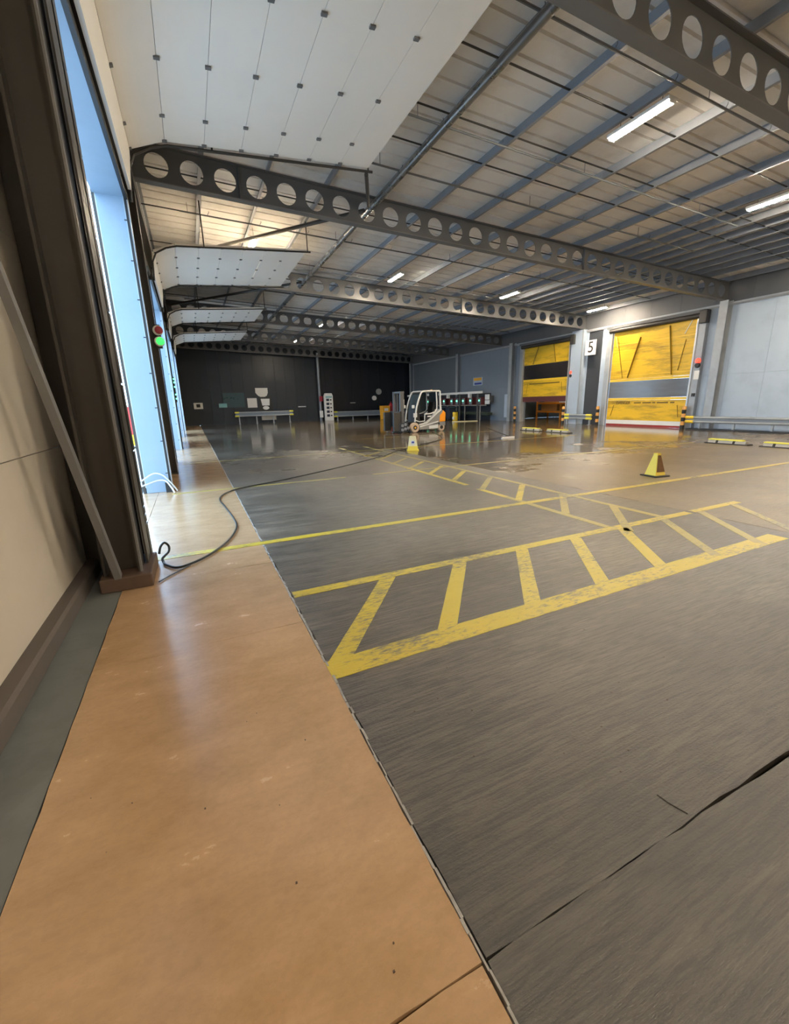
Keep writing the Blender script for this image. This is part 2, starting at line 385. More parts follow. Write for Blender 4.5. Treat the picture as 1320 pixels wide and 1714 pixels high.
for (a, b) in OPEN + [(YF, YF)]:
    dx = 0 if prev < 0 else .25
    B().prism([(XL + dx, .0), (-.98 + dx, .0), (-.985 + dx, .10), (-1.0 + dx, .125), (XL + dx, .125)], 'y', prev + (0 if prev < 0 else .3), a - .12).build('kerb', 'kerb_brown', bb)
    prev = b
DOORL = ['nearest left doorway', 'second left doorway', 'third left doorway', 'farthest left doorway']
for k, (a, b) in enumerate(OPEN):
    t = thing('doorway_frame', 'steel frame of the %s, blue in daylight on its far jamb' % DOORL[k], 'door frame', (-.75, b, 0), 'frames of the open doorways')
    B().box(-.92, -.535, b, b + .07, 0, 4.8).build('far_jamb', 'jamb_blue', t, bevel=.006)
    e = B().prism([(-.55, b - .025), (-.485, b - .025), (-.485, b + .16), (-.495, b + .16), (-.495, b - .012), (-.55, b - .012)], 'z', 0, 4.85).build('track_angle', 'jamb_edge', t)
    bl = B()
    for q in range(8): bl.box(-.56, -.535, b - .03, b - .02, .35 + .58 * q, .365 + .58 * q)
    for q in range(8):
        B().box(-.57, -.525, b - .032, b - .024, .34 + .58 * q, .355 + .58 * q).build('bracket', 'black', e)
    B().box(-.535, -.50, b - .03, b - .026, .0, 4.8).build('rubber_seal', 'black', t) if k == 0 else None
    # near jamb: slotted dark plate, daylight shows through the slots
    z = 0.
    cuts = [.42, .50, .58, 1.12, 1.72, 2.32, 2.90, 3.48, 4.05] if k < 2 else [1.5, 3.0]
    np_ = B(); y0, y1 = a - .25, a - .06
    zz = 0.
    for c in cuts + [4.85]:
        np_.box(-.55, -.535, y0, y1, zz, c - .008 if c < 4.8 else c); zz = c + .008
    np_.box(-.55, -.535, y0 - (.24 if k == 0 else 0), y0 + .07, 0, 4.85); np_.box(-.60, -.50, y1, y1 + .012, 0, 4.85) if False else None
    np_.build('near_jamb', 'steel_dark', t)
    B().box(XL - .02, -.60, a - .12, a - .02, 0, 4.8).build('near_post', 'steel_dark', t)
    B().box(-.95, -.53, a, b + .07, 4.74, 5.05).build('lintel', 'jamb_blue', t)
    B().box(-.53, -.485, a - .1, b + .1, 4.70, 4.80).build('header_seal', 'black', t)
    # ---- open sectional door under the roof
    d = thing('sectional_door', 'white panelled sectional door rolled open under the roof at the %s' % DOORL[k], 'door', ((0), (a + b) / 2, 4.8), 'open sectional doors under the roof')
    P = [(-.41, 4.84), (-.345, 5.40), (.165, 5.60)] + [(.165 + .582 * i, 5.60 + .04 * i) for i in range(1, 7)]
    for i in range(len(P) - 1):
        (x0, z0), (x1, z1) = P[i], P[i + 1]; L_ = math.dist(P[i], P[i + 1]); ux, uz = (x1 - x0) / L_, (z1 - z0) / L_; g = .003
        q = [(x0 + ux * g, z0 + uz * g), (x1 - ux * g, z1 - uz * g), (x1 - ux * g - uz * .045, z1 - uz * g + ux * .045), (x0 + ux * g - uz * .045, z0 + uz * g + ux * .045)]
        B().prism(q, 'y', a + .02, b - .02).build('door_panel', 'door_white', d)
        if i:
            for yy in (a + .08, a + .9, a + 2.1, b - .72, b - .06) if k == 0 else (a + .08, a + 1.0, a + 2.0, a + 3.0, b - .08):
                B().bar((x0 - ux * .035, yy, z0 - uz * .035 - .012), (x0 + ux * .035, yy, z0 + uz * .035 - .012), .05, .022).build('hinge', 'flange_grey', d)
    (x1, z1) = P[-1]
    B().tube([(-.455, a + .0, 5.0), (-.455, b - .0, 5.0)], .02, 10).build('spring_shaft', 'steel_dark', d, True)
    for yy in (a - .03, b + .03):
        B().tube([(-.43, yy, 4.70), (-.40, yy, 5.15), (-.30, yy, 5.36), (-.05, yy, 5.50), (.2, yy, 5.57), (x1 + .1, yy, z1 - .03)], .022, 6).build('door_track', 'steel_dark', d)
        for xx in (.87, 3.67):
            B().box(xx - .015, xx + .015, yy - .004, yy + .004, 5.57 + .0687 * (xx - .165), ZB + .69 + SL * xx).build('track_hanger', 'steel_dark', d)
# steel columns of the left side
COLY = [4.22, 11.2, 18.35, 25.75, 32.7, 39.3]
CN = ['beside the brace and brown pad at the left edge', 'carrying the red and green signal', 'beyond the second blue doorway jamb', 'fourth down the left side', 'fifth down the left side', 'in the far left corner']
for k, y in enumerate(COLY):
    c = thing('steel_column', 'dark steel I column %s' % CN[k], 'column', (-.76, y, 0), 'columns of the left side')
    x0, x1 = (-.85, -.575) if k == 0 else (-.825, -.47); hw = .14
    zt = ZB - .02 if k else 6.0
    B().box(x0, x0 + .02, y - hw, y + hw, 0, zt).build('flange', 'steel_dark', c)
    B().box(x1 - .02, x1, y - hw, y + hw, 0, zt).build('flange', 'steel_dark', c)
    B().box(x0 + .02, x1 - .02, y - .01, y + .01, 0, zt).build('web', 'steel_dark', c)
    if k == 0:
        B().box(x1 - .004, x1 + .012, y - hw - .004, y - hw + .02, .1, zt).build('edge_angle', 'flange_grey', c)
    B().box(x0 - .01, x1 + .01, y - hw - .02, y + hw + .02, -.003, .02).build('base_plate', 'steel_dark', c)
tag(B().box(-.88, -.49, 4.0, 4.62, -.003, .12).build('column_pad', 'pad_brown', None, bevel=.012), 'low brown plinth round the foot of the nearest dark column', 'plinth')
tag(B().bar((-.74, 4.03, .12), (-1.045, 2.95, 4.0), .07, .05).build('brace_bar', 'flange_grey'), 'slanting grey steel brace leaning against the cream wall', 'brace')
# slotted track on the second column with signal
sg = thing('traffic_signal', 'round red and green traffic signal on the second dark column', 'traffic light', (-.43, 11.02, 2.75))
B().box(-.47, -.38, 11.0, 11.06, 2.76, 3.24).build('back_plate', 'steel_dark', sg)
for z, m, nm in ((3.11, 'red_off', 'red_lens'), (2.89, 'signal_green', 'green_lens')):
    h_ = B().lathe((-.425, 10.99, z), 'y', [(.085, .02), (.10, -.03), (.10, -.09), (.085, -.12)], 20).build('lamp_housing', 'white_plain', sg, True)
    B().lathe((-.405, 10.99, z), 'y', [(.08, -.10), (.078, -.125), (.055, -.145), (.01, -.152)], 20).build(nm, m, h_, True)
gl = thing('indicator_lights', 'stack of small green indicator lights on the third dark column', 'indicator lights', (-.44, 18.1, 2.0))
B().box(-.46, -.42, 18.12, 18.2, 1.7, 2.6).build('strip_box', 'steel_dark', gl)
for z in (1.8, 1.95, 2.22, 2.38, 2.5): B().box(-.455, -.40, 18.10, 18.12, z, z + .05).build('green_led', 'led_green', gl)

# ================================================================ RIGHT WALL
wr = thing('wall_right', 'pale blue grey panelled wall with loading doors', kind='structure')
D5, D4 = (12.3, 16.5), (19.3, 23.2)
def wall_r(y0, y1, z0, z1, m='panel_blue', pw=1.35, zs=(2.3,)):
    n = max(1, round((y1 - y0) / pw)); zz = [z0] + [q for q in zs if z0 < q < z1] + [z1]
    for i in range(n):
        for j in range(len(zz) - 1):
            B().box(XR, XR + .1, y0 + (y1 - y0) * i / n + .003, y0 + (y1 - y0) * (i + 1) / n - .003, zz[j] + .004, zz[j + 1] - .004).build('wall_panel', m, wr)
wall_r(YB, D5[0], 0, 5.05); wall_r(D5[1], 17.3, 0, 5.05); wall_r(18.2, D4[0], 0, 5.05); wall_r(D4[1], 31.0, 0, 5.05, 'panel_slate', 1.4); wall_r(31.0, YF, 0, 5.05, 'panel_far_dim', 1.4)
wall_r(D5[0], D5[1], 4.9, 5.05, 'upper_dark', 5); wall_r(D4[0], D4[1], 4.95, 5.05, 'upper_dark', 5); wall_r(YB, YF, 5.05, 6.4, 'upper_dark', 1.4)
B().box(XR + .02, XR + .1, 17.3, 18.2, 0, 5.05).build('recess_panel', 'recess_dark', wr)
bk = B()
for y0, y1, z0, z1 in ((YB, D5[0], 0, 6.4), (D5[1], D4[0], 0, 6.4), (D4[1], YF, 0, 6.4), (D5[0], D5[1], 4.9, 6.4), (D4[0], D4[1], 4.95, 6.4)): bk.box(XR + .1, XR + .16, y0, y1, z0, z1)
bk.build('wall_backing', 'panel_slate', wr)
tr = B().prism([(XR, 5.00), (XR - .05, 5.0), (XR - .09, 5.06), (XR - .09, 5.12), (XR, 5.12)], 'y', YB, YF).build('trim_1', 'frame_grey'); tag(tr, 'pale eaves rail along the top of the right wall', kind='structure')
for k, (y, hw, nm) in enumerate(((11.3, .16, 'between the right yellow door and the guard rail run'), (18.75, .42, 'wide pale casing between the two yellow doors'), (24.35, .15, 'just left of the half open yellow door'), (31.0, .15, 'behind the charging rack'), (4.6, .16, 'at the right edge'), (39.4, .15, 'in the far right corner'))):
    c = thing('wall_column', ('pale blue grey steel column ' if k != 1 else 'pale blue grey ') + nm, 'column', (XR - .2, y, 0), 'columns of the right wall')
    if k == 1:
        B().prism([(XR, y - hw), (XR - .30, y - hw + .02), (XR - .30, y + hw - .02), (XR, y + hw)], 'z', 0, 5.15).build('casing', 'panel_blue', c, bevel=.01)
        B().box(XR - .315, XR - .30, y - hw + .0, y - hw + .06, 0, 5.15).build('corner_strip', 'frame_grey', c)
    else:
        B().box(XR - .36, XR - .34, y - hw, y + hw, 0, 5.18).build('flange', 'frame_grey', c); B().box(XR - .34, XR - .02, y - .012, y + .012, 0, 5.18).build('web', 'panel_slate', c); B().box(XR - .02, XR, y - hw, y + hw, 0, 5.18).build('flange', 'frame_grey', c)

def roller(dy, closed, lab, zc):
    y0, y1 = dy
    f = d = thing('roller_door', lab, 'door', (XR - .1, (y0 + y1) / 2, 0))
    for s, yy in ((-1, y0), (1, y1)):
        B().box(XR - .22, XR, min(yy, yy + s * .34), max(yy, yy + s * .34), 0, 4.9).build('side_post', 'frame_grey', f, bevel=.01)
        B().box(XR - .27, XR - .22, yy + s * .02 - .035, yy + s * .02 + .035, 0, 4.75).build('guide_rail', 'steel_bright', f)
    B().box(XR - .34, XR, y0 - .3, y1 + .3, 4.88, 5.0).build('head_box', 'upper_dark', f)
    B().tube([(XR - .25, y0 - .15, 4.78), (XR - .25, y1 + .15, 4.78)], .11, 14).build('roller_drum', 'steel_dark', f, True)
    B().box(XR - .42, XR - .12, y0 - .42, y0 - .12, 4.45, 4.98).build('motor', 'steel_dark', f, bevel=.03)
    x0, x1 = XR - .14, XR - .115
    for (z0, z1, m, nm) in zc:
        n = nm
        B().box(x0, x1, y0 + .02, y1 - .02, z0 + .002, z1 - .002).build(n, m, d)
    return d
d5 = roller(D5, True, 'closed yellow fabric roller door with a white and red bottom edge', [(2.36, 4.86, 'curtain_yellow', 'curtain'), (1.42, 2.24, 'vision_grey', 'vision_strip'), (.30, 1.30, 'curtain_yellow', 'curtain'), (.10, .30, 'white_plain', 'bottom_bar'), (0, .10, 'red_rubber', 'bottom_seal'), (2.24, 2.36, 'curtain_seam', 'stiffener'), (1.30, 1.42, 'curtain_seam', 'stiffener')])
XD = XR - .146
for (ya, za, yb, zb_) in ((14.95, 4.3, 15.45, 2.42), (13.55, 4.6, 13.2, 2.42), (16.25, 4.45, 15.75, 2.42), (12.75, 3.9, 12.95, 2.6)):
    B().bar((XD, ya, za), (XD, yb, zb_), .012, .16 if ya < 15.9 and ya > 13 else .07).build('strap', 'curtain_strap_shadow', d5)
B().bar((XD - .01, 12.55, 4.75), (XD - .01, 12.85, 4.15), .012, .045).build('strap', 'cone_pale', d5)
B().bar((XD - .01, 16.35, 4.5), (XD - .01, 16.2, 3.95), .012, .06).build('strap', 'cone_pale', d5)
for (ya, yb) in ((16.1, 16.25), (12.75, 12.65)): B().bar((XD, ya, 1.05), (XD, yb, .5), .010, .05).build('strap', 'curtain_strap_shadow', d5)
for z, h_ in ((2.52, .03), (4.05, .05), (3.75, .02), (3.2, .015)): B().box(XD - .004, XD + .01, D5[0] + .03, D5[1] - .03, z, z + h_).build('seam', 'curtain_seam', d5)
text('DANGER', .20, 'brown_print', on_right(XD - .002, 15.55, 1.17), d5)
for i, wd in enumerate((.38, .44, .15, .55, .2)):   # smaller wording, illegible in the photograph
    ys = 14.95 - [0, .46, .98, 1.2, 1.85][i]; B().box(XD - .003, XD + .01, ys - wd, ys, 1.14, 1.20).build('small_print', 'brown_print', d5)
d4 = roller(D4, False, 'half open yellow fabric roller door with a black window strip', [(3.62, 4.92, 'curtain_yellow', 'curtain'), (2.72, 3.62, 'vision_black', 'vision_strip'), (1.63, 2.60, 'curtain_yellow', 'curtain'), (2.60, 2.72, 'curtain_seam', 'stiffener'), (1.30, 1.63, 'charger_red', 'bottom_bar')])
for (ya, za, yb, zb_) in ((21.9, 4.75, 22.35, 3.65), (20.65, 4.75, 20.4, 3.65)): B().bar((XD, ya, za), (XD, yb, zb_), .012, .09).build('strap', 'curtain_strap_shadow', d4)
for (ya, yb) in ((22.75, 22.85), (19.85, 19.75)): B().bar((XD, ya, 2.45), (XD, yb, 1.85), .010, .04).build('strap', 'curtain_strap_shadow', d4)
B().box(XD - .003, XD + .01, 20.0, 22.6, 2.40, 2.47).build('small_print', 'brown_print', d4)
for (y, nm) in ((12.05, 'beside the closed yellow door'), (19.05, 'beside the half open yellow door')):
    s = thing('signal_lamp', 'red lit signal lamp on the frame post %s' % nm, 'signal lamp', (XR - .25, y, 2.7), 'red signal lamps')
    B().lathe((XR - .22, y, 2.74), 'x', [(.11, 0), (.11, -.05), (.09, -.09)], 16).build('housing', 'black', s, True); B().lathe((XR - .22, y, 2.93), 'x', [(.11, 0), (.11, -.06), (.07, -.11)], 16).build('red_lens', 'led_red', s, True)
    tag(B().box(XR - .235, XR - .22, y - .11, y + .11, 2.15, 2.52).build('notice_plate', 'white_plain'), 'white notice plate below the red lamp %s' % nm, 'notice')
    tag(B().box(XR - .29, XR - .22, y - .06, y + .06, 1.42, 1.56).build('push_button', 'black'), 'small black push button box %s' % nm, 'switch')
s5 = thing('number_sign', 'square white sign with a black figure 5', 'sign', (XR, 17.75, 3.8))
B().box(XR - .33, XR - .31, 17.42, 18.12, 3.75, 4.52).build('plate', 'white_plain', s5); text('5', .80, 'black_print', on_right(XR - .332, 17.76, 4.135), s5, bold=.004)
B().box(XR - .31, XR + .05, 17.7, 17.84, 4.0, 4.2).build('bracket', 'steel_dark', s5)
def rail(name, lab, p0, p1, axis, caps=(1, 1), z=(.30, .58), post=1.4, m='frame_grey', face=-1, ends='yellow_bright'):
    """two-pipe guard rail with posts and yellow end pieces; axis 'x' or 'y'"""
    t = thing(name, lab, 'barrier', ((p0[0] + p1[0]) / 2, (p0[1] + p1[1]) / 2, 0), 'guard rails')
    L_ = math.dist(p0, p1); n = max(2, round(L_ / post) + 1); ux, uy = (p1[0] - p0[0]) / L_, (p1[1] - p0[1]) / L_
    for i in range(n):
        q = L_ * (.06 + .88 * i / (n - 1)); x, y = p0[0] + ux * q, p0[1] + uy * q
        B().box(x - .04, x + .04, y - .04, y + .04, 0, z[1] - .02).build('post', m, t)
        B().box(x - .09, x + .09, y - .09, y + .09, -.002, .012).build('base_plate', m, t)
    ox, oy = (0, .07 * face) if axis == 'x' else (.07 * face, 0)
    for zz in (z[0] + .05, z[1] - .05):
        B().tube([(p0[0] + ox, p0[1] + oy, zz), (p1[0] + ox, p1[1] + oy, zz)], .052, 12).build('rail', m, t, True)
    B().bar((p0[0] + ox * .8, p0[1] + oy * .8, sum(z) / 2), (p1[0] + ox * .8, p1[1] + oy * .8, sum(z) / 2), .05, z[1] - z[0] - .12).build('back_strip', 'panel_slate', t)
    for c, p, s in ((caps[0], p0, 1), (caps[1], p1, -1)):
        if c:
            for zz in (z[0] + .05, z[1] - .05):
                B().tube([(p[0] + ox - ux * s * .04, p[1] + oy - uy * s * .04, zz), (p[0] + ox + ux * s * .30, p[1] + oy + uy * s * .30, zz)], .068, 12).build('end_sleeve', ends, t, True)
    return t
lgr = rail('guard_rail', 'long grey guard rail with a yellow end right of the closed yellow door', (20.05, 11.95), (20.05, 3.0), 'y', (1, 0), ends='yellow_paint')
rail('guard_rail', 'short grey guard rail with two yellow ends between the yellow doors', (20.1, 18.95), (20.1, 17.15), 'y')
for (x, y, nm) in ((20.15, 16.82, 'left of the closed yellow door'), (20.15, 12.22, 'right of the closed yellow door'), (20.15, 19.25, 'right of the half open yellow door'), (20.15, 23.55, 'left of the half open yellow door')):
    b_ = thing('bollard', 'black and orange banded bollard %s' % nm, 'bollard', (x, y, 0), 'bollards at the yellow doors')
    for i in range(6):
        B().lathe((x, y, i * .17), 'z', [(.085, 0), (.085, .17)] if i < 5 else [(.085, 0), (.085, .12), (.06, .16), (.02, .175)], 16).build('band', 'orange_band' if i % 2 else 'black', b_, True)
B().box(19.9, 20.23, 2.8, 11.9, -.002, .06).build('kerb_strip', 'black', lgr)
# room behind the half open door
rm = thing('wall_back_room', 'dim store room behind the half open door', kind='structure')
for bx_ in ((XR + .16, 27.2, 17.5, 17.6, 0, 5), (XR + .16, 27.2, 26.9, 27.0, 0, 5), (27.2, 27.3, 17.5, 27, 0, 5), (XR + .16, 27.3, 17.5, 27, 5.0, 5.1)): B().box(*bx_).build('room_wall', 'panel_slate', rm)
B().box(XR, 27.3, D4[0], D4[1], -.05, -.001).build('room_floor', 'concrete_brown', rm); B().box(XR + .16, 27.3, 17.5, 27, -.06, -.004).build('room_floor', 'concrete_brown', rm)
rk = thing('pallet_rack', 'orange pallet racking inside the half open door', 'rack', (24.2, 24, 0))
for y in (20.2, 22.7, 25.0):
    for x in (23.5, 24.6): B().box(x - .05, x + .05, y - .05, y + .05, 0, 3.2).build('upright', 'rack_orange', rk)
for z in (.55, 1.15, 2.4):
    for x in (23.5, 24.6): B().box(x - .03, x + .03, 20.2, 25, z - .06, z + .06).build('beam', 'rack_orange', rk)
    B().box(23.5, 24.6, 20.2, 25, z + .06, z + .08).build('deck', 'carton', rk)
for (y, z, wy, hz) in ((21.0, .64, 1.2, .42), (23.9, .64, 1.5, .45), (21.6, 0, 1.7, .4), (23.75, 1.24, 1.3, .6), (21.2, 1.24, 1.3, .7)):
    tag(B().box(23.58, 24.5, y - wy / 2, y + wy / 2, z, z + hz).build('carton', 'carton'), 'brown carton on the orange racking, %s' % {(21.0, .64): 'lower right', (23.9, .64): 'lower left', (21.6, 0): 'on the floor', (23.75, 1.24): 'upper left', (21.2, 1.24): 'upper right'}[(y, z)], 'box')
tag(B().box(23.3, 23.36, 20.3, 22.7, 1.20, 1.45).build('shelf_banner', 'white_plain'), 'long white label strip on the orange racking', 'label')

# ================================================================ FAR WALL, REAR WALL
wf = thing('wall_far', 'charcoal panelled end wall', kind='structure')
for i in range(24):
    x0 = -1.1 + i * (21.8 / 24); x1 = x0 + 21.8 / 24
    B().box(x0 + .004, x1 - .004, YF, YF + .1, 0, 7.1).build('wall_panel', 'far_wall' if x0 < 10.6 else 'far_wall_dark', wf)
B().box(-1.2, XR + .2, YF + .1, YF + .16, 0, 7.1).build('wall_backing', 'far_wall_dark', wf)
rw = B().box(-1.2, XR + .2, YB - .12, YB, 0, 7.2).build('wall_rear', 'wall_cream'); tag(rw, 'cream rear wall behind the viewer', kind='structure')
c = thing('wall_post', 'round grey post standing against the charcoal end wall', 'post', (11.0, YF - .25, 0)); B().tube([(11.0, YF - .2, 0), (11.0, YF - .2, 6.0)], .13, 14).build('tube', 'galvanised', c, True)
B().box(10.9, 11.2, YF - .42, YF - .30, 1.75, 2.2).build('red_label', 'red_off', c); B().box(10.85, 11.15, YF - .42, YF - .32, .3, .9).build('junction_box', 'white_plain', c)
rail('guard_rail', 'free standing grey guard rail with yellow ends before the charcoal wall', (3.35, 39.0), (8.2, 39.0), 'x', z=(.62, 1.02), post=1.6)
rail('guard_rail', 'grey guard rail with one yellow end beside the white cabinet', (12.1, 39.2), (17.3, 39.2), 'x', (1, 0), z=(.30, .80), post=2)
def wallsign(name, lab, cat, poly, m, y=YF, th=.03):
    return tag(B().prism(poly, 'y', y - th, y - .001).build(name, m), lab, cat)
cr = wallsign('wall_sign', 'white shield shaped sign high on the charcoal wall', 'sign', [(5.3, 3.0), (5.3, 2.6), (5.5, 2.35), (5.75, 2.22), (6.0, 2.22), (6.25, 2.35), (6.35, 2.6), (6.35, 3.0)], 'paper_white')
wallsign('notice_paper', 'pale paper notice left of the black framed one on the charcoal wall', 'notice', [(4.55, 1.35), (5.35, 1.35), (5.35, 2.15), (4.55, 2.15)], 'paper_white')
bd = thing('notice_holder', 'black wall holder with a white paper and a round white dish', 'notice holder', (6, YF - .05, 1.0))
B().box(5.55, 6.65, YF - .04, YF - .001, 1.0, 2.25).build('back_board', 'black', bd); B().prism([(5.68, 2.08), (6.45, 2.08), (6.4, 1.5), (5.78, 1.5)], 'y', YF - .06, YF - .04).build('paper', 'white_plain', bd); B().prism([(5.8 + .28 * (1 + math.cos(a_ * .5236)), 1.3 + .16 * math.sin(a_ * .5236)) for a_ in range(12)], 'y', YF - .07, YF - .04).build('dish', 'white_plain', bd)
tb = thing('teal_window', 'dark teal glazed panel on the charcoal wall', 'window', (3.6, YF - .04, 1.4)); B().box(2.6, 4.35, YF - .03, YF - .001, 1.40, 2.62).build('pane', 'teal_board', tb); B().box(2.2, 2.85, YF - .05, YF - .03, 1.42, 1.75).build('pale_label', 'teal_light', tb)
tag(B().box(5.6, 6.85, YF - .3, YF - .001, .25, .62).build('wall_box', 'bollard_base'), 'grey box low on the charcoal wall behind the guard rail', 'box')
wbx = thing('socket_box', 'small white framed black box near the left end of the charcoal wall', 'box', (.6, YF - .1, 1.4)); B().box(.25, .95, YF - .06, YF - .001, 1.35, 1.85).build('case', 'white_plain', wbx); B().box(.45, .75, YF - .07, YF - .06, 1.48, 1.75).build('cover', 'black', wbx)
tag(B().box(8.95, 9.65, YF - .12, YF - .001, 1.28, 1.36).build('wall_bar', 'white_plain'), 'thin white bar on the charcoal wall left of the post', 'shelf')  # wall handle, modelled as a plain thin bar
tag(B().box(14.0, 14.5, YF - .12, YF - .001, 1.52, 1.58).build('wall_bar', 'steel_bright'), 'thin grey bar on the charcoal wall right of the cabinet', 'shelf')
cb = thing('white_cabinet', 'tall narrow white cabinet with dark switches beside the post', 'cabinet', (11.6, 39.2, 0)); B().box(11.22, 12.0, 39.0, 39.4, 0, 2.2).build('body', 'white_plain', cb, bevel=.02); B().prism([(11.22, 2.2), (12.0, 2.2), (11.9, 2.45), (11.32, 2.45)], 'y', 39.0, 39.4).build('top', 'white_plain', cb)
for z in (.35, .7, 1.05, 1.4, 1.75): B().box(11.35, 11.62, 38.98, 39.0, z, z + .22).build('dark_label', 'bin_blue', cb); B().box(11.7, 11.85, 38.98, 39.0, z + .05, z + .16).build('switch', 'black', cb)
B().box(11.3, 11.92, 38.985, 39.0, 2.05, 2.18).build('green_label', 'teal_light', cb)
yb = thing('yellow_bin', 'yellow bin with two white labels beside the red cabinet', 'bin', (16.1, 36.5, 0)); B().frustum((16.1, 36.5, 0), .72, .6, .78, .66, 1.15).build('body', 'bin_yellow', yb, bevel=.03); B().box(15.74, 16.46, 36.15, 36.85, 1.15, 1.22).build('lid', 'bin_yellow', yb)
for z in (.35, .75): B().box(15.92, 16.28, 36.14, 36.19, z, z + .24).build('label_plate', 'paper_white', yb)
rc = thing('red_cabinet', 'dark red cylinder trolley between the yellow bin and the forklift', 'trolley', (17.2, 37.0, 0))
for x in (16.95, 17.4): B().lathe((x, 37, .08), 'z', [(.21, 0), (.21, 1.15), (.15, 1.3), (.05, 1.36), (.05, 1.5)], 16).build('cylinder', 'tool_red', rc, True)
B().box(16.7, 17.65, 36.75, 37.3, 0, .08).build('base', 'black', rc)
hs = thing('hose_reel', 'small round grey reel on the dark end wall above the yellow bin', 'reel', (17.1, YF - .2, 2.2))
B().lathe((17.0, YF - .12, 2.55), 'y', [(.28, .11), (.28, -.05)], 18).build('drum', 'steel_bright', hs, True); B().lathe((16.5, YF - .12, 1.95), 'y', [(.22, .11), (.22, -.05)], 18).build('small_drum', 'white_plain', hs, True)

# ================================================================ ROOF
ce = thing('ceiling', 'ribbed pale sheet roof underside falling to the right', kind='structure')
def sheet_mesh():
    pr = []; W = .47; g = .03
    for i in range(2):
        o = i * W
        pr += [(o, 0), (o + W - 2 * g, 0), (o + W - 1.6 * g, .045), (o + W - .4 * g, .045), (o + W, 0)]
    pr = [p for i, p in enumerate(pr) if i == 0 or p != pr[i - 1]]
    pr += [(.94, .08), (0, .08)]
    b = B(); b.prism(pr, 'x', -1.2, XR + .3)
    b.v = [(x, y, z + SL * x) for x, y, z in b.v]
    return b.mesh('roof_sheet', 'roof_sheet')
ZD = ZB + .69 + .20
sm = sheet_mesh(); y = YB - .2
while y < YF + .1:
    o = bpy.data.objects.new('roof_sheet', sm); COL.objects.link(o); o.parent = ce; o.location = (0, y, ZD); y += .941
# purlins (Z sections)
PX = [-.5, .9, 2.3, 3.7, 5.1, 6.5, 7.9, 9.3, 10.7, 12.1, 13.5, 14.9, 16.3, 17.7, 19.1, 20.35]
def purlin_mesh():
    b = B(); t = .004; h = .2; f_ = .07
    b.prism([(0, 0), (-f_, 0), (-f_, .018), (-f_ + t, .018), (-f_ + t, t), (0 - t, t), (-t, h), (f_, h), (f_, h - .018), (f_ - t, h - .018), (f_ - t, h - t), (0, h - t)], 'y', YB, YF)
    return b.mesh('purlin', 'galv_blue')
pm_ = purlin_mesh()
for i, x in enumerate(PX):
    o = bpy.data.objects.new('roof_purlin', pm_); COL.objects.link(o); o.location = (x, 0, ZB + .69 + SL * x - .002)
    tag(o, 'galvanised roof purlin running down the hall, %s from the left wall' % ORD[i], 'purlin', 'roof purlins')
for i, x in enumerate((14.2, 15.6, 17.0, 18.4)):
    o = bpy.data.objects.new('roof_purlin', pm_); COL.objects.link(o); o.location = (x, 0, ZB + .69 + SL * x - .002)
    tag(o, 'extra roof purlin in the close set rows by the right wall, %s from the left' % ORD[i], 'purlin', 'close set roof purlins')
# sag rods and conduits across the bays
def across(name, y, x0, x1, zo, r, m, lab, cat, grp, hooks=False):
    o = B()
    o.tube([(x0, y, ZB + zo + SL * x0), (x1, y, ZB + zo + SL * x1)], r, 6)
    ob = o.build(name, m); tag(ob, lab, cat, grp)
    if hooks:
        for i in range(int((x1 - x0) / 1.4)):
            x = x0 + .7 + 1.4 * i; z = ZB + zo + SL * x
            B().tube([(x, y, z), (x + .02, y, z + .05), (x + .05, y, z + .09), (x + .045, y, z + .12)], .007, 5).build('hook', m, ob)
            B().box(x - .5, x - .49, y - .004, y + .004, z, ZD + SL * x).build('drop_rod', m, ob) if i % 3 == 0 else None
BAYS = list(zip([YB] + BEAM_Y, BEAM_Y))
BN = ['bay behind the viewer', 'first bay', 'second bay', 'third bay', 'fourth bay', 'farthest bay']
for k, (a, b) in enumerate(BAYS):
    if k == 0: continue
    ys = {1: (6.55, 7.95, 9.0)}.get(k, (a + (b - a) * .15, a + (b - a) * .45, a + (b - a) * .85))
    for q, y in enumerate(ys[:3]):
        across('sag_rod', y, -.5, 20.3, .74, .016, 'steel_dark', 'dark tie rod across the purlins in the %s, %s from the viewer' % (BN[k], ORD[q]), 'tie rod', 'roof tie rods')
    for q, y in enumerate(((5.55, 8.12, 9.85) if k == 1 else (a + (b - a) * .41, a + (b - a) * .87))):
        across('conduit', y, 4.2 if k == 1 else .4, [11.5, 14.6, 15.6][q] if k == 1 else 16.0, .632, .020, 'galvanised' if q == 1 else 'steel_beam', 'hanging conduit rail with hooks across the %s, %s from the viewer' % (BN[k], ORD[q]), 'conduit', 'hanging conduits', True)
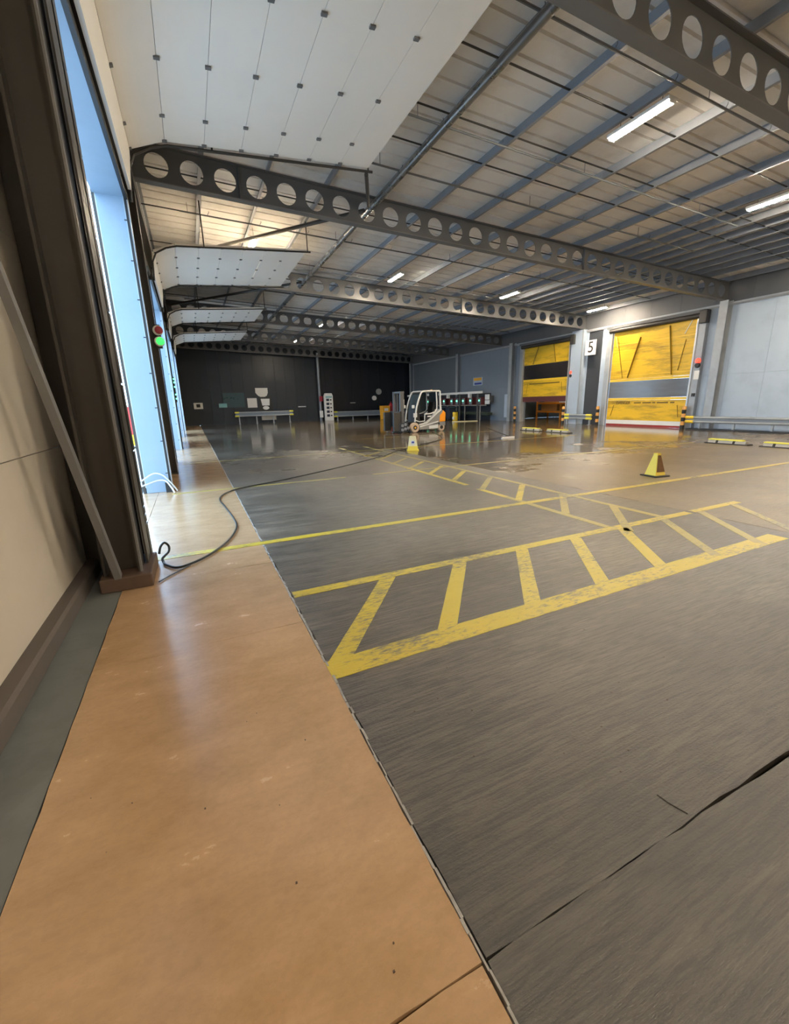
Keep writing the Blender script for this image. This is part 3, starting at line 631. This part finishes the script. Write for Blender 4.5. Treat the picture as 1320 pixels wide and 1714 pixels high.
# cellular beams
def beam_meshes():
    h = .69; tf = .02; ft = B(); fb = B(); wbm = B(); x0, x1 = -.46, XR - .02
    ft.box(x0, x1, -.10, .10, h - tf, h, SL); fb.box(x0, x1, -.10, .10, 0, tf, SL)
    P_ = .67; r = .225; N = 24; th = .006; cz = h / 2; zl, zh = tf, h - tf
    xc = -.005; cells = []
    while xc + P_ / 2 < x1: cells.append(xc); xc += P_
    for c_ in cells:
        k = len(wbm.v)
        for s in (-th, th):
            for j in range(N):
                an = 2 * math.pi * j / N; wbm.v.append((c_ + r * math.cos(an), s, cz + r * math.sin(an)))
            for j in range(N):
                an = 2 * math.pi * j / N; dx, dz = math.cos(an), math.sin(an); sc_ = min(P_ / 2 / max(abs(dx), 1e-6), (zh - cz) / max(abs(dz), 1e-6)); wbm.v.append((c_ + dx * sc_, s, cz + dz * sc_))
        for j in range(N):
            j2 = (j + 1) % N
            wbm.f += [(k + j, k + j2, k + N + j2, k + N + j), (k + 2 * N + j, k + 3 * N + j, k + 3 * N + j2, k + 2 * N + j2), (k + j, k + 2 * N + j, k + 2 * N + j2, k + j2)]
        for sx in (-1, 1):      # corner fillers between the last rays and the cell's corners
            for sz in (-1, 1):
                pass
    # corner triangles (the ring skips the exact cell corners)
    an = [2 * math.pi * j / N for j in range(N)]
    for c_ in cells:
        for sx in (-1, 1):
            for sz in (-1, 1):
                cx_, cz_ = c_ + sx * P_ / 2, cz + sz * (zh - cz)
                ang = math.atan2(sz * (zh - cz), sx * P_ / 2) % (2 * math.pi); j = int(ang / (2 * math.pi / N)); pts = []
                for jj in (j, (j + 1) % N):
                    dx, dz = math.cos(an[jj]), math.sin(an[jj]); sc_ = min(P_ / 2 / max(abs(dx), 1e-6), (zh - cz) / max(abs(dz), 1e-6)); pts.append((c_ + dx * sc_, cz + dz * sc_))
                for s in (-th, th):
                    k = len(wbm.v); wbm.v += [(pts[0][0], s, pts[0][1]), (cx_, s, cz_), (pts[1][0], s, pts[1][1])]; wbm.f.append((k, k + 1, k + 2))
    for a_, b_ in ((x0, cells[0] - P_ / 2), (cells[-1] + P_ / 2, x1)): wbm.box(a_, b_, -th, th, zl, zh)
    kf = len(ft.v)
    wbm.v = [(x, y, z + SL * x) for x, y, z in wbm.v]
    return ft.mesh('flange', 'steel_beam'), fb.mesh('flange', 'flange_grey'), wbm.mesh('web', 'steel_beam')
ftm, fbm, wbmm = beam_meshes()
BL = ['cutting across the top right corner', 'second from the viewer, its round holes largest in full view', 'third from the viewer, lit by a lamp', 'fourth from the viewer', 'fifth from the viewer', 'farthest, above the charcoal wall']
for k, y in enumerate(BEAM_Y):
    t = thing('cellular_beam', 'grey steel roof beam with round web holes, ' + BL[k], 'beam', (0, y, ZB), 'cellular roof beams')
    for nm, me in (('top_flange', ftm), ('bottom_flange', fbm), ('web', wbmm)):
        o = bpy.data.objects.new(nm, me); COL.objects.link(o); o.parent = t
    for x in (1.62, 12.3):
        B().box(x - .008, x + .008, y - .09, y - .008, ZB + SL * x + .02, ZB + SL * x + .66).build('stiffener', 'steel_beam', t)
# bracing tubes
for k in range(len(BEAM_Y) - 1):
    tag(B().tube([(4.85, BEAM_Y[k] + .012, zb(4.85) + .50), (4.85, BEAM_Y[k + 1] - .012, zb(4.85) + .50)], .075, 16).build('bracing_tube', 'tube_steel', None, True), 'round steel bracing tube linking the beams in the %s' % BN[k + 1], 'bracing', 'bracing tubes')
for k, lab in ((1, 'second bay'), (2, 'third bay')):
    ya, yb_ = BEAM_Y[k] + .1, BEAM_Y[k + 1] - .1
    tag(B().tube([(4.7, ya + .1, zb(4.7) + .45), (-.3, yb_, zb(0) + .45)], .05, 10).build('diagonal_brace', 'steel_dark', None, True), 'dark diagonal roof brace above the doors in the %s' % lab, 'bracing', 'diagonal roof braces')
tag(B().tube([(4.7, BEAM_Y[1] - .1, zb(4.7) + .45), (3.72, 9.0, 5.86)], .04, 10).build('diagonal_brace', 'steel_dark', None, True), 'short dark strut from the second beam to the nearest open door', 'bracing', 'diagonal roof braces')
# eaves steel above the doors
tag(B().box(-.62, -.44, YB, YF, ZB - .28, ZB - .02).build('eaves_beam', 'steel_dark'), 'dark eaves beam above the left doorways', 'beam')

# ================================================================ LAMPS
def batten(x, y, lab, grp='batten lamps'):
    z = ZB + .545 + SL * x
    t = thing('batten_lamp', lab, 'lamp', (x, y, z), grp)
    B().box(x - .11, x + .11, y - .60, y + .60, z + .006, z + .06).build('body', 'lamp_body', t)
    for s in (-.042, .042): B().tube([(x + s, y - .57, z), (x + s, y + .57, z)], .019, 10).build('tube', 'lamp_tube', t, True)
    for s in (-.59, .59): B().box(x - .07, x + .07, y + s - .012, y + s + .012, z - .025, z + .03).build('end_cap', 'lamp_body', t)
    for s in (-.4, .4): B().tube([(x, y + s, z + .07), (x, y + s, ZD + SL * x)], .005, 5).build('hanger', 'steel_dark', t)
for x, y, lab in ((7.95, 6.32, 'lit twin tube batten lamp nearest the viewer at upper right'), (13.55, 6.75, 'lit batten lamp at the right edge of the picture'), (19.2, 6.6, 'lit batten lamp near the right wall, beyond the right edge'),
                  (2.45, 15.7, 'lit batten lamp hanging before the second open white door'), (8.0, 16.65, 'lit batten lamp in front of the third beam, left of three'), (13.62, 16.6, 'lit batten lamp in front of the third beam, middle of three'), (19.25, 16.65, 'lit batten lamp above the closed yellow door, right of three'),
                  (8.1, 27.5, 'small lit batten lamp beyond the fourth beam'), (8.05, 34.6, 'small lit batten lamp farthest down the hall'),
                  (2.4, -3.4, 'batten lamp behind the viewer by the cream wall'), (7.95, -3.4, 'batten lamp behind the viewer in the middle of the hall'), (13.6, -3.4, 'batten lamp behind the viewer, third from the cream wall'), (19.2, -3.4, 'batten lamp behind the viewer by the right wall'),
                  (24.0, 22.0, 'batten lamp inside the store room')):
    batten(x, y, lab) if x < 23 else None
rl = thing('store_fill_lamp', 'added unseen batten lamp lighting the store room behind the half open door', 'lamp', (22.4, 21.5, 4.9)); B().box(22.33, 22.47, 20.9, 22.1, 4.92, 4.99).build('body', 'lamp_body', rl); B().tube([(22.4, 20.95, 4.9), (22.4, 22.05, 4.9)], .019, 10).build('tube', 'lamp_tube', rl, True)  # unseen fitting added to light the store room

# ================================================================ FORKLIFT
fk = thing('forklift', 'white and grey forklift truck with an orange counterweight standing on the wet floor', 'forklift')
def P2(X, Y): return ((X - 765) / 225., (700 - Y) / 292.)
W2 = .50
B().prism([(.28, .13), (1.42, .13), (1.42, .40), (.9, .36), (.28, .34)], 'y', -W2, W2).build('lower_skirt', 'truck_grey', fk, bevel=.015)
B().prism([(.30, .24), (1.40, .46), (1.40, .52), (.30, .31)], 'y', -W2 - .012, W2 + .012).build('skirt_stripe', 'truck_white', fk)
B().prism([(.85, .15), (1.40, .16), (1.40, .33), (.85, .30)], 'y', -W2 - .010, W2 + .010).build('battery_door', 'truck_white', fk)
B().prism([(-.02, .30), (.05, .52), (.55, .52), (.72, .58), (.35, .34), (.28, .30)], 'y', -W2 + .02, W2 - .02).build('step', 'black', fk)
body = B().prism([(.30, .34), (1.78, .46), (1.80, .95), (1.66, 1.06), (1.56, 1.0), (.78, .48)], 'y', -W2, W2).build('body', 'truck_grey', fk, bevel=.02)
B().prism([(.26, .34), (.72, .42), (.80, .48), (1.52, 1.0), (1.62, 1.08), (1.58, 1.12), (1.46, 1.04), (.76, .55), (.70, .49), (.26, .41)], 'y', -W2 - .014, W2 + .014).build('body_stripe', 'truck_white', fk)
B().prism([(1.48, .46), (1.84, .48), (1.86, .92), (1.70, 1.05), (1.66, .95), (1.50, .80)], 'y', -W2 - .02, W2 + .02).build('counterweight', 'orange_truck', fk, bevel=.03)
B().box(1.5, 1.84, -W2, W2, .28, .47).build('rear_axle_block', 'truck_grey', fk)
cabf = None
for s in (-1, 1):
    yy = s * (W2 - .03)
    o = B().tube([(.03, yy, .52), (.07, yy, .85), (.15, yy, 1.28), (.27, yy, 1.62), (.36, yy, 1.83), (.43, yy, 1.94), (.53, yy, 1.985), (.9, yy, 2.0), (1.50, yy, 2.0)], .042, 8).build('front_pillar', 'truck_white', fk, True)
    B().tube([(1.52, yy, 2.0), (1.55, yy, 1.5), (1.57, yy, 1.04)], .046, 8).build('rear_pillar', 'truck_white', fk, True)
    B().tube([(1.30, yy, 1.97), (1.34, yy, 1.45), (1.34, yy, 1.12), (1.22, yy, .98), (.95, yy, .90), (.60, yy, .88)], .034, 8).build('door_pillar', 'truck_white', fk, True)
    B().tube([(.06, yy, .60), (.3, yy, .52), (.6, yy, .55), (.62, yy, .88)], .026, 8).build('door_sill', 'truck_white', fk, True)
B().box(.45, 1.55, -W2 + .03, W2 - .03, 1.97, 2.01).build('roof', 'truck_white', fk, bevel=.01)
B().box(.9, 1.3, -.3, .3, .75, .88).build('seat', 'black', fk, bevel=.04); B().prism([(1.20, .85), (1.33, .85), (1.42, 1.45), (1.32, 1.48)], 'y', -.25, .25).build('seat_back', 'black', fk, bevel=.04)
B().box(.62, 1.5, -.42, .42, .52, .76).build('battery_hood', 'black', fk)
B().prism([(.1, .5), (.38, .5), (.32, 1.05), (.16, 1.08)], 'y', -.4, .4).build('dashboard', 'black', fk)
B().tube([(.50 + .06 * math.sin(a_ * .5236), .17 * math.cos(a_ * .5236), 1.18 + .15 * math.sin(a_ * .5236)) for a_ in range(12)], .016, 6, closed=True).build('steering_wheel', 'black', fk, True)
B().tube([(.25, 0, 1.0), (.5, 0, 1.18)], .025, 8).build('steering_column', 'black', fk, True)
B().prism([(.16, 1.05), (.19, 1.05), (.40, 1.84), (.37, 1.84)], 'y', -.42, .42).build('windscreen', 'glass', fk); B().box(1.44, 1.47, -.42, .42, 1.1, 1.95).build('rear_screen', 'glass', fk); B().prism([(.62, .92), (1.28, 1.02), (1.28, 1.93), (.48, 1.93), (.34, 1.6), (.20, 1.25), (.14, .95)], 'y', .455, .465).build('side_screen', 'glass', fk)
for s in (-1, 1):
    w1 = B().lathe((0, s * .46, .245), 'y', [(.10, -.09), (.21, -.095), (.245, -.07), (.245, .07), (.21, .095), (.10, .09)], 28).build('front_wheel', 'tyre_tan', fk, True)
    B().lathe((0, s * .46, .245), 'y', [(.11, -.10), (.11, .10)], 20).build('hub', 'black', w1, True); B().lathe((0, s * .46, .245), 'y', [(.05, -.115), (.05, .115)], 14).build('hub_cap', 'bin_yellow', w1, True)
    w2 = B().lathe((1.62, s * .42, .195), 'y', [(.08, -.07), (.165, -.075), (.195, -.05), (.195, .05), (.165, .075), (.08, .07)], 28).build('rear_wheel', 'tyre_tan', fk, True)
    B().lathe((1.62, s * .42, .195), 'y', [(.09, -.08), (.09, .08)], 20).build('hub', 'black', w2, True)
    B().prism([(-.27, .30), (-.22, .48), (-.05, .55), (.05, .52), (.28, .34), (.22, .30), (.05, .50), (-.1, .5), (-.2, .42)], 'y', s * .46 - .11, s * .46 + .11).build('fender', 'black', fk) if False else None
B().box(-.20, .30, -.33, .33, .14, .50).build('front_axle', 'black', fk)
for s in (-1, 1):
    m_ = B().box(-.74, -.62, s * .36 - .06, s * .34 + .05, .06, 2.0).build('mast_rail', 'upper_dark', fk); B().box(-.58, -.50, s * .30 - .04, s * .30 + .04, .08, 1.94).build('inner_mast_rail', 'steel_beam', fk)
for z in (.35, 1.0, 1.96): B().box(-.72, -.50, -.38, .38, z - .04, z + .04).build('mast_crossbar', 'steel_beam', fk)
B().tube([(-.60, -.12, .1), (-.60, -.12, 1.8)], .045, 10).build('lift_cylinder', 'steel_bright', fk, True)
B().box(-.66, -.15, -.3, .3, .15, .38).build('mast_mount', 'black', fk)
B().box(-.84, -.74, -.52, .52, .30, 1.06).build('carriage', 'black', fk)
for s in (-1, 1):
    B().box(-1.20, -.84, s * .50 - .07, s * .50 + .07, .10, 1.02).build('clamp_arm', 'steel_dark', fk, bevel=.02)
    fkk = B().box(-1.15, -.80, s * .30 - .06, s * .30 + .06, .03, .08).build('fork', 'steel_beam', fk)
for x, z in ((-.80, .12), (-.80, .33), (-.64, .16), (-.64, .38), (-.48, .2)): B().lathe((x + .05, -.6, z + .05), 'y', [(.07, .04), (.07, -.03)], 12).build('clamp_roller', 'galv_blue', fk, True)
B().box(-.92, -.42, -.58, -.54, .06, .52).build('clamp_bracket', 'recess_dark', fk)
for s in (-1, 1):
    B().box(-.10, .02, s * .44 - .05, s * .44 + .05, 1.18, 1.34).build('headlamp', 'white_plain', fk, bevel=.02)
    B().bar((.10, s * .44, 1.1), (-.05, s * .44, 1.2), .02, .02).build('lamp_arm', 'black', fk)
B().box(-.50, -.46, -.30, -.20, 1.32, 1.62).build('mast_label', 'white_plain', fk); B().box(-.05, .15, -.50, -.46, .75, .95).build('valve_block', 'truck_white', fk); B().box(.75, .95, -.515, -.50, .74, .80).build('badge', 'white_plain', fk)
B().lathe((1.45, .2, 2.01), 'z', [(.05, 0), (.05, .07), (.02, .09)], 12).build('beacon', 'orange_band', fk, True)
fk.location = (9.98, 19.55, 0); fk.rotation_euler = (0, 0, math.radians(3))

# ================================================================ CONES, STOPS, FLOOR ITEMS
c2 = thing('caution_cone', 'yellow four sided caution cone with one rust brown face on the brown concrete', 'cone', (7.95, 5.2, 0))
B().box(7.95 - .18, 7.95 + .18, 5.2 - .18, 5.2 + .18, 0, .022).build('base', 'black', c2, bevel=.008); B().frustum((7.95, 5.2, .022), .25, .25, .085, .085, .40).build('body', 'cone_yellow', c2, bevel=.006)
k = .022; fa = B(); fa.v = [(7.95 + .128, 5.2 - .09, .09), (7.95 + .128, 5.2 + .09, .09), (7.95 + .052, 5.2 + .036, .40), (7.95 + .052, 5.2 - .036, .40), (7.95 + .10, 5.2 - .09, .09), (7.95 + .10, 5.2 + .09, .09), (7.95 + .03, 5.2 + .036, .40), (7.95 + .03, 5.2 - .036, .40)]
fa.f = [(0, 1, 2, 3), (7, 6, 5, 4), (0, 4, 5, 1), (1, 5, 6, 2), (2, 6, 7, 3), (3, 7, 4, 0)]; fa.build('rust_face', 'cone_brown', c2)
B().box(7.95 - .045, 7.95 + .045, 5.2 - .045, 5.2 + .045, .42, .436).build('cap', 'cone_yellow', c2)
c2.rotation_euler = (0, 0, math.radians(-97))
c1 = thing('caution_cone', 'pale yellow caution cone with a round blue print in front of the forklift', 'cone', (6.25, 12.05, 0))
B().box(6.25 - .19, 6.25 + .19, 12.05 - .19, 12.05 + .19, 0, .025).build('base', 'cone_yellow', c1, bevel=.008); B().frustum((6.25, 12.05, .025), .32, .32, .20, .20, .42).build('body', 'cone_pale', c1, bevel=.01)
B().frustum((6.25, 12.05, .025), .328, .328, .295, .295, .12).build('yellow_band', 'cone_yellow', c1)
pz = [(6.25 + .07 * math.cos(a_ * .5236), .26 + .08 * math.sin(a_ * .5236)) for a_ in range(12)]
rg = B().prism(pz, 'y', 11.905, 11.925).build('round_print', 'white_plain', c1); B().box(6.21, 6.29, 11.897, 11.905, .24, .29).build('blue_mark', 'sign_blue', rg)
c1.rotation_euler = (0, 0, math.radians(-25))
for (y0, y1, lab) in ((7.02, 8.05, 'wheel stop with a pale yellow top left of the two at the right edge'), (5.55, 6.58, 'wheel stop with a pale yellow top cut by the right edge'), (15.45, 16.6, 'wheel stop with a pale yellow top before the half open door, left one'), (13.75, 14.95, 'wheel stop with a pale yellow top before the half open door, right one')):
    t = thing('wheel_stop', lab, 'wheel stop', (14.8, (y0 + y1) / 2, 0), 'wheel stops')
    B().prism([(14.66, 0), (14.96, 0), (14.94, .03), (14.68, .03)], 'y', y0 - .08, y1 + .08).build('base', 'rubber_black', t)
    B().prism([(14.70, .03), (14.92, .03), (14.89, .11), (14.73, .11)], 'y', y0, y1).build('body', 'bollard_base', t)
    B().box(14.715, 14.90, y0 + .10, y1, .11, .145).build('top_strip', 'yellow_bright', t)
    for q in (.3, .75): B().prism([(14.685, .03), (14.70, .03), (14.735, .112), (14.72, .112)], 'y', y0 + (y1 - y0) * q - .03, y0 + (y1 - y0) * q + .03).build('strap', 'rubber_black', t)
def smooth_path(p, n=8):
    p = [Vector((x, y, z)) for x, y, z in p]; o = []
    for i in range(len(p) - 1):
        a, b, c, d = p[max(i - 1, 0)], p[i], p[i + 1], p[min(i + 2, len(p) - 1)]
        for j in range(n):
            t = j / n; o.append(.5 * ((2 * b) + (c - a) * t + (2 * a - 5 * b + 4 * c - d) * t * t + (3 * b - a - 3 * c + d) * t ** 3))
    o.append(p[-1]); return o
hz = .0165
hp = [(-.47, 4.60, .10), (-.455, 4.66, .15), (-.42, 4.70, .175), (-.385, 4.69, .14), (-.39, 4.66, .09), (-.43, 4.62, .06), (-.45, 4.60, .04), (-.44, 4.55, hz), (-.41, 4.46, hz), (-.30, 4.33, hz), (-.12, 4.45, hz), (.05, 4.68, hz), (.21, 5.02, hz), (.33, 5.49, hz), (.34, 5.98, hz), (.28, 6.81, hz), (.24, 7.35, hz), (.30, 7.75, hz), (.45, 8.05, hz), (.73, 8.31, hz), (1.61, 8.79, hz), (2.91, 9.65, hz), (4.76, 11.1, hz), (5.5, 11.85, hz), (6.6, 12.85, hz), (8.73, 14.55, hz), (9.6, 15.8, hz), (10.3, 17.4, hz), (10.9, 18.9, hz)]
tag(B().tube(smooth_path(hp), .012, 8).build('water_hose', 'hose_black', None, True), 'long black hose snaking from the brown plinth towards the forklift', 'hose')
tag(B().tube(smooth_path([(-.20, 4.36, .010), (-.32, 4.22, .010), (-.40, 4.12, .010), (-.45, 4.04, .012)]), .007, 6).build('thin_cable', 'hose_black', None, True), 'thin dark cable trailing from the hose beside the brown plinth', 'cable')
for i, (pts, lab) in enumerate((([(-1.05, 8.35, .20), (-.9, 8.5, .30), (-.75, 8.6, .37), (-.62, 8.62, .33), (-.52, 8.64, .20), (-.46, 8.66, .10), (-.42, 8.7, .012)], 'white cable looping highest at the foot of the blue jamb'), ([(-1.05, 8.4, .16), (-.88, 8.5, .20), (-.7, 8.6, .24), (-.58, 8.6, .22), (-.50, 8.55, .10), (-.46, 8.5, .012)], 'white cable looping lower at the foot of the blue jamb'))):
    tag(B().tube(smooth_path(pts), .014, 7).build('loop_cable', 'cable_white', None, True), lab, 'cable', 'cables at the jamb')
tag(B().box(-.60, -.50, 8.66, 8.72, 0, .18).build('cable_box', 'black'), 'small black cable box at the foot of the blue jamb', 'box')
fb_ = thing('squeegee', 'floor squeegee lying on the wet concrete right of the forklift', 'squeegee', (11.2, 13.5, 0)); B().box(10.95, 11.55, 13.44, 13.52, 0, .07).build('blade', 'white_plain', fb_); B().tube([(11.3, 13.5, .08), (11.0, 14.1, .30), (10.85, 14.4, .42)], .014, 6).build('handle', 'black', fb_, True); B().tube([(11.2, 13.5, .07), (10.2, 13.4, .012)], .012, 6).build('lead', 'black', fb_, True)
gp = random.Random(3)
pb = B()
for i in range(40):
    x = gp.uniform(-.6, 2.4); y = gp.uniform(.7, 1.95); s = gp.uniform(.0012, .003); pb.box(x - s, x + s, y - s, y + s, 0, s)
tag(pb.build('grit', 'pad_brown'), 'scattered specks of grit on the near floor', 'grit', kind='stuff')

# ================================================================ CHARGING AREA
cg = thing('charging_gantry', 'white overhead rail on posts along the dark side of the hall', 'gantry', (20, 32, 0))
B().box(19.45, 19.6, 26.5, 38.5, 1.98, 2.14).build('rail', 'white_plain', cg)
for y in (27.0, 29.4, 32.5, 35.5, 38.2): B().box(19.48, 19.57, y - .05, y + .05, 0, 1.98).build('post', 'steel_beam', cg)
for y in (28.0, 31.1): B().box(19.42, 19.6, y - .12, y + .12, 1.70, 1.98).build('hanger_box', 'white_plain', cg)
for i, y in enumerate((27.2, 28.3, 29.3, 30.2, 31.0, 32.2, 33.6, 35.0, 37.4)):
    t = thing('battery_charger', 'dark red battery charger with a green light, %s from the right on the rack' % ORD[i], 'charger', (20.2, y, 1.15), 'battery chargers'); B().box(19.72, 20.2, y - .34, y + .34, 1.15, 1.72).build('case', 'charger_red', t, bevel=.02); B().box(19.69, 19.72, y - .30, y + .02, 1.2, 1.66).build('front_panel', 'panel_slate', t); B().box(19.665, 19.69, y - .20, y - .05, 1.42, 1.52).build('green_led', 'led_green', t)
tbn = thing('charger_bench', 'steel framed bench carrying the battery chargers', 'bench', (20.2, 32, 0)); B().box(19.64, 20.2, 26.8, 38, 1.09, 1.149).build('top', 'steel_bright', tbn)
for y in (26.9, 28.9, 31.5, 34.5, 37.8): B().box(19.66, 19.72, y - .03, y + .03, 0, 1.09).build('leg', 'steel_bright', tbn)
B().box(19.7, 20.15, 26.0, 31.4, .42, .60).build('lower_shelf', 'bin_green', tbn); B().box(XR - .02, XR - .001, 26.8, 38.2, .0, 2.0).build('dark_panel', 'recess_dark', wr)
tg = thing('notice_pair', 'white notices at the right end of the chargers', 'notice', (19.9, 26.5, 1.3)); B().box(20.0, 20.04, 26.2, 26.75, 1.2, 1.48).build('notice', 'white_plain', tg); B().box(20.0, 20.04, 26.25, 26.75, 1.52, 1.9).build('notice', 'white_plain', tg); B().box(20.04, XR, 26.45, 26.5, 1.3, 1.8).build('bracket', 'steel_beam', tg)
for (x, y, m, lab) in ((18.9, 30.9, 'bin_blue', 'dark blue wheeled bin right behind the forklift'), (19.0, 29.9, 'bin_blue', 'dark blue wheeled bin nearer the yellow drum')):
    t = thing('wheeled_bin', lab, 'bin', (x, y, 0), 'wheeled bins'); B().frustum((x, y, .08), .5, .5, .62, .62, .85).build('body', m, t, bevel=.03); B().prism([(y - .34, .93), (y + .34, .93), (y + .30, 1.02), (y - .30, 1.0)], 'x', x - .34, x + .34).build('lid', m, t)
    for s in (-.2, .2): B().lathe((x + .2, y + s, .09), 'y', [(.09, -.03), (.09, .03)], 14).build('wheel', 'black', t, True)
dr = thing('yellow_drum', 'small yellow and white drum beside the dark wheeled bins', 'drum', (18.6, 28.6, 0)); B().lathe((18.6, 28.6, 0), 'z', [(.2, 0), (.21, .3), (.2, .32), (.21, .6), (.19, .64)], 18).build('shell', 'yellow_paint', dr, True); B().lathe((18.6, 28.6, .62), 'z', [(.12, 0), (.12, .1), (.04, .16)], 14).build('cap', 'black', dr, True); B().box(18.39, 18.42, 28.45, 28.7, .1, .28).build('label_plate', 'led_green' if False else 'white_plain', dr)
tag(B().prism([(17.2, 26.7), (19.0, 26.2), (19.02, 26.34), (17.2, 26.85)], 'z', 0, .05).build('floor_batten', 'cone_pale'), 'pale timber length lying on the floor behind the forklift', 'timber')
ws = thing('wall_notice', 'yellow and blue warning notices on the slate wall above the chargers', 'notice', (XR, 28.5, 2.6)); B().box(XR - .03, XR, 27.9, 29.1, 2.62, 3.22).build('board', 'panel_blue', ws); B().box(XR - .04, XR - .03, 28.0, 29.0, 2.98, 3.18).build('yellow_band', 'bin_yellow', ws); B().box(XR - .04, XR - .03, 28.0, 28.9, 2.68, 2.82).build('blue_band', 'sign_blue', ws)
tag(B().box(XR - .16, XR - .001, 24.75, 25.05, .25, 1.85).build('wall_cabinet', 'panel_blue', None, bevel=.01), 'narrow pale cabinet on the slate wall left of the half open door', 'cabinet')

# ================================================================ OUTSIDE
tag(B().box(-60, -1.3, -30, 90, -.3, -.06).build('ground', 'yard'), 'grey yard outside the doorways', kind='structure')
tag(B().box(-1.3, -1.1, OPEN[0][0] - .3, OPEN[-1][1] + .3, -.3, -.02).build('door_apron', 'yard'), 'concrete apron outside the doorways', kind='structure')
yc = thing('yard_container', 'red container on a yellow base outside the nearest doorway', 'container', (-2.4, 20.5, -.06))
B().box(-3.1, -1.75, 20, 21.4, .5, 1.58).build('tub', 'lorry_red', yc, bevel=.03); B().box(-3.1, -1.75, 20, 21.4, 1.58, 1.64).build('lid', 'white_plain', yc); B().box(-3.05, -1.8, 20.05, 21.35, .06, .5).build('base', 'yellow_paint', yc)
for x in (-2.9, -2.0): B().box(x - .08, x + .08, 20.1, 21.3, -.06, .06).build('skid', 'steel_dark', yc)
for o in list(bpy.data.objects):
    if '_o' in o: del o['_o']
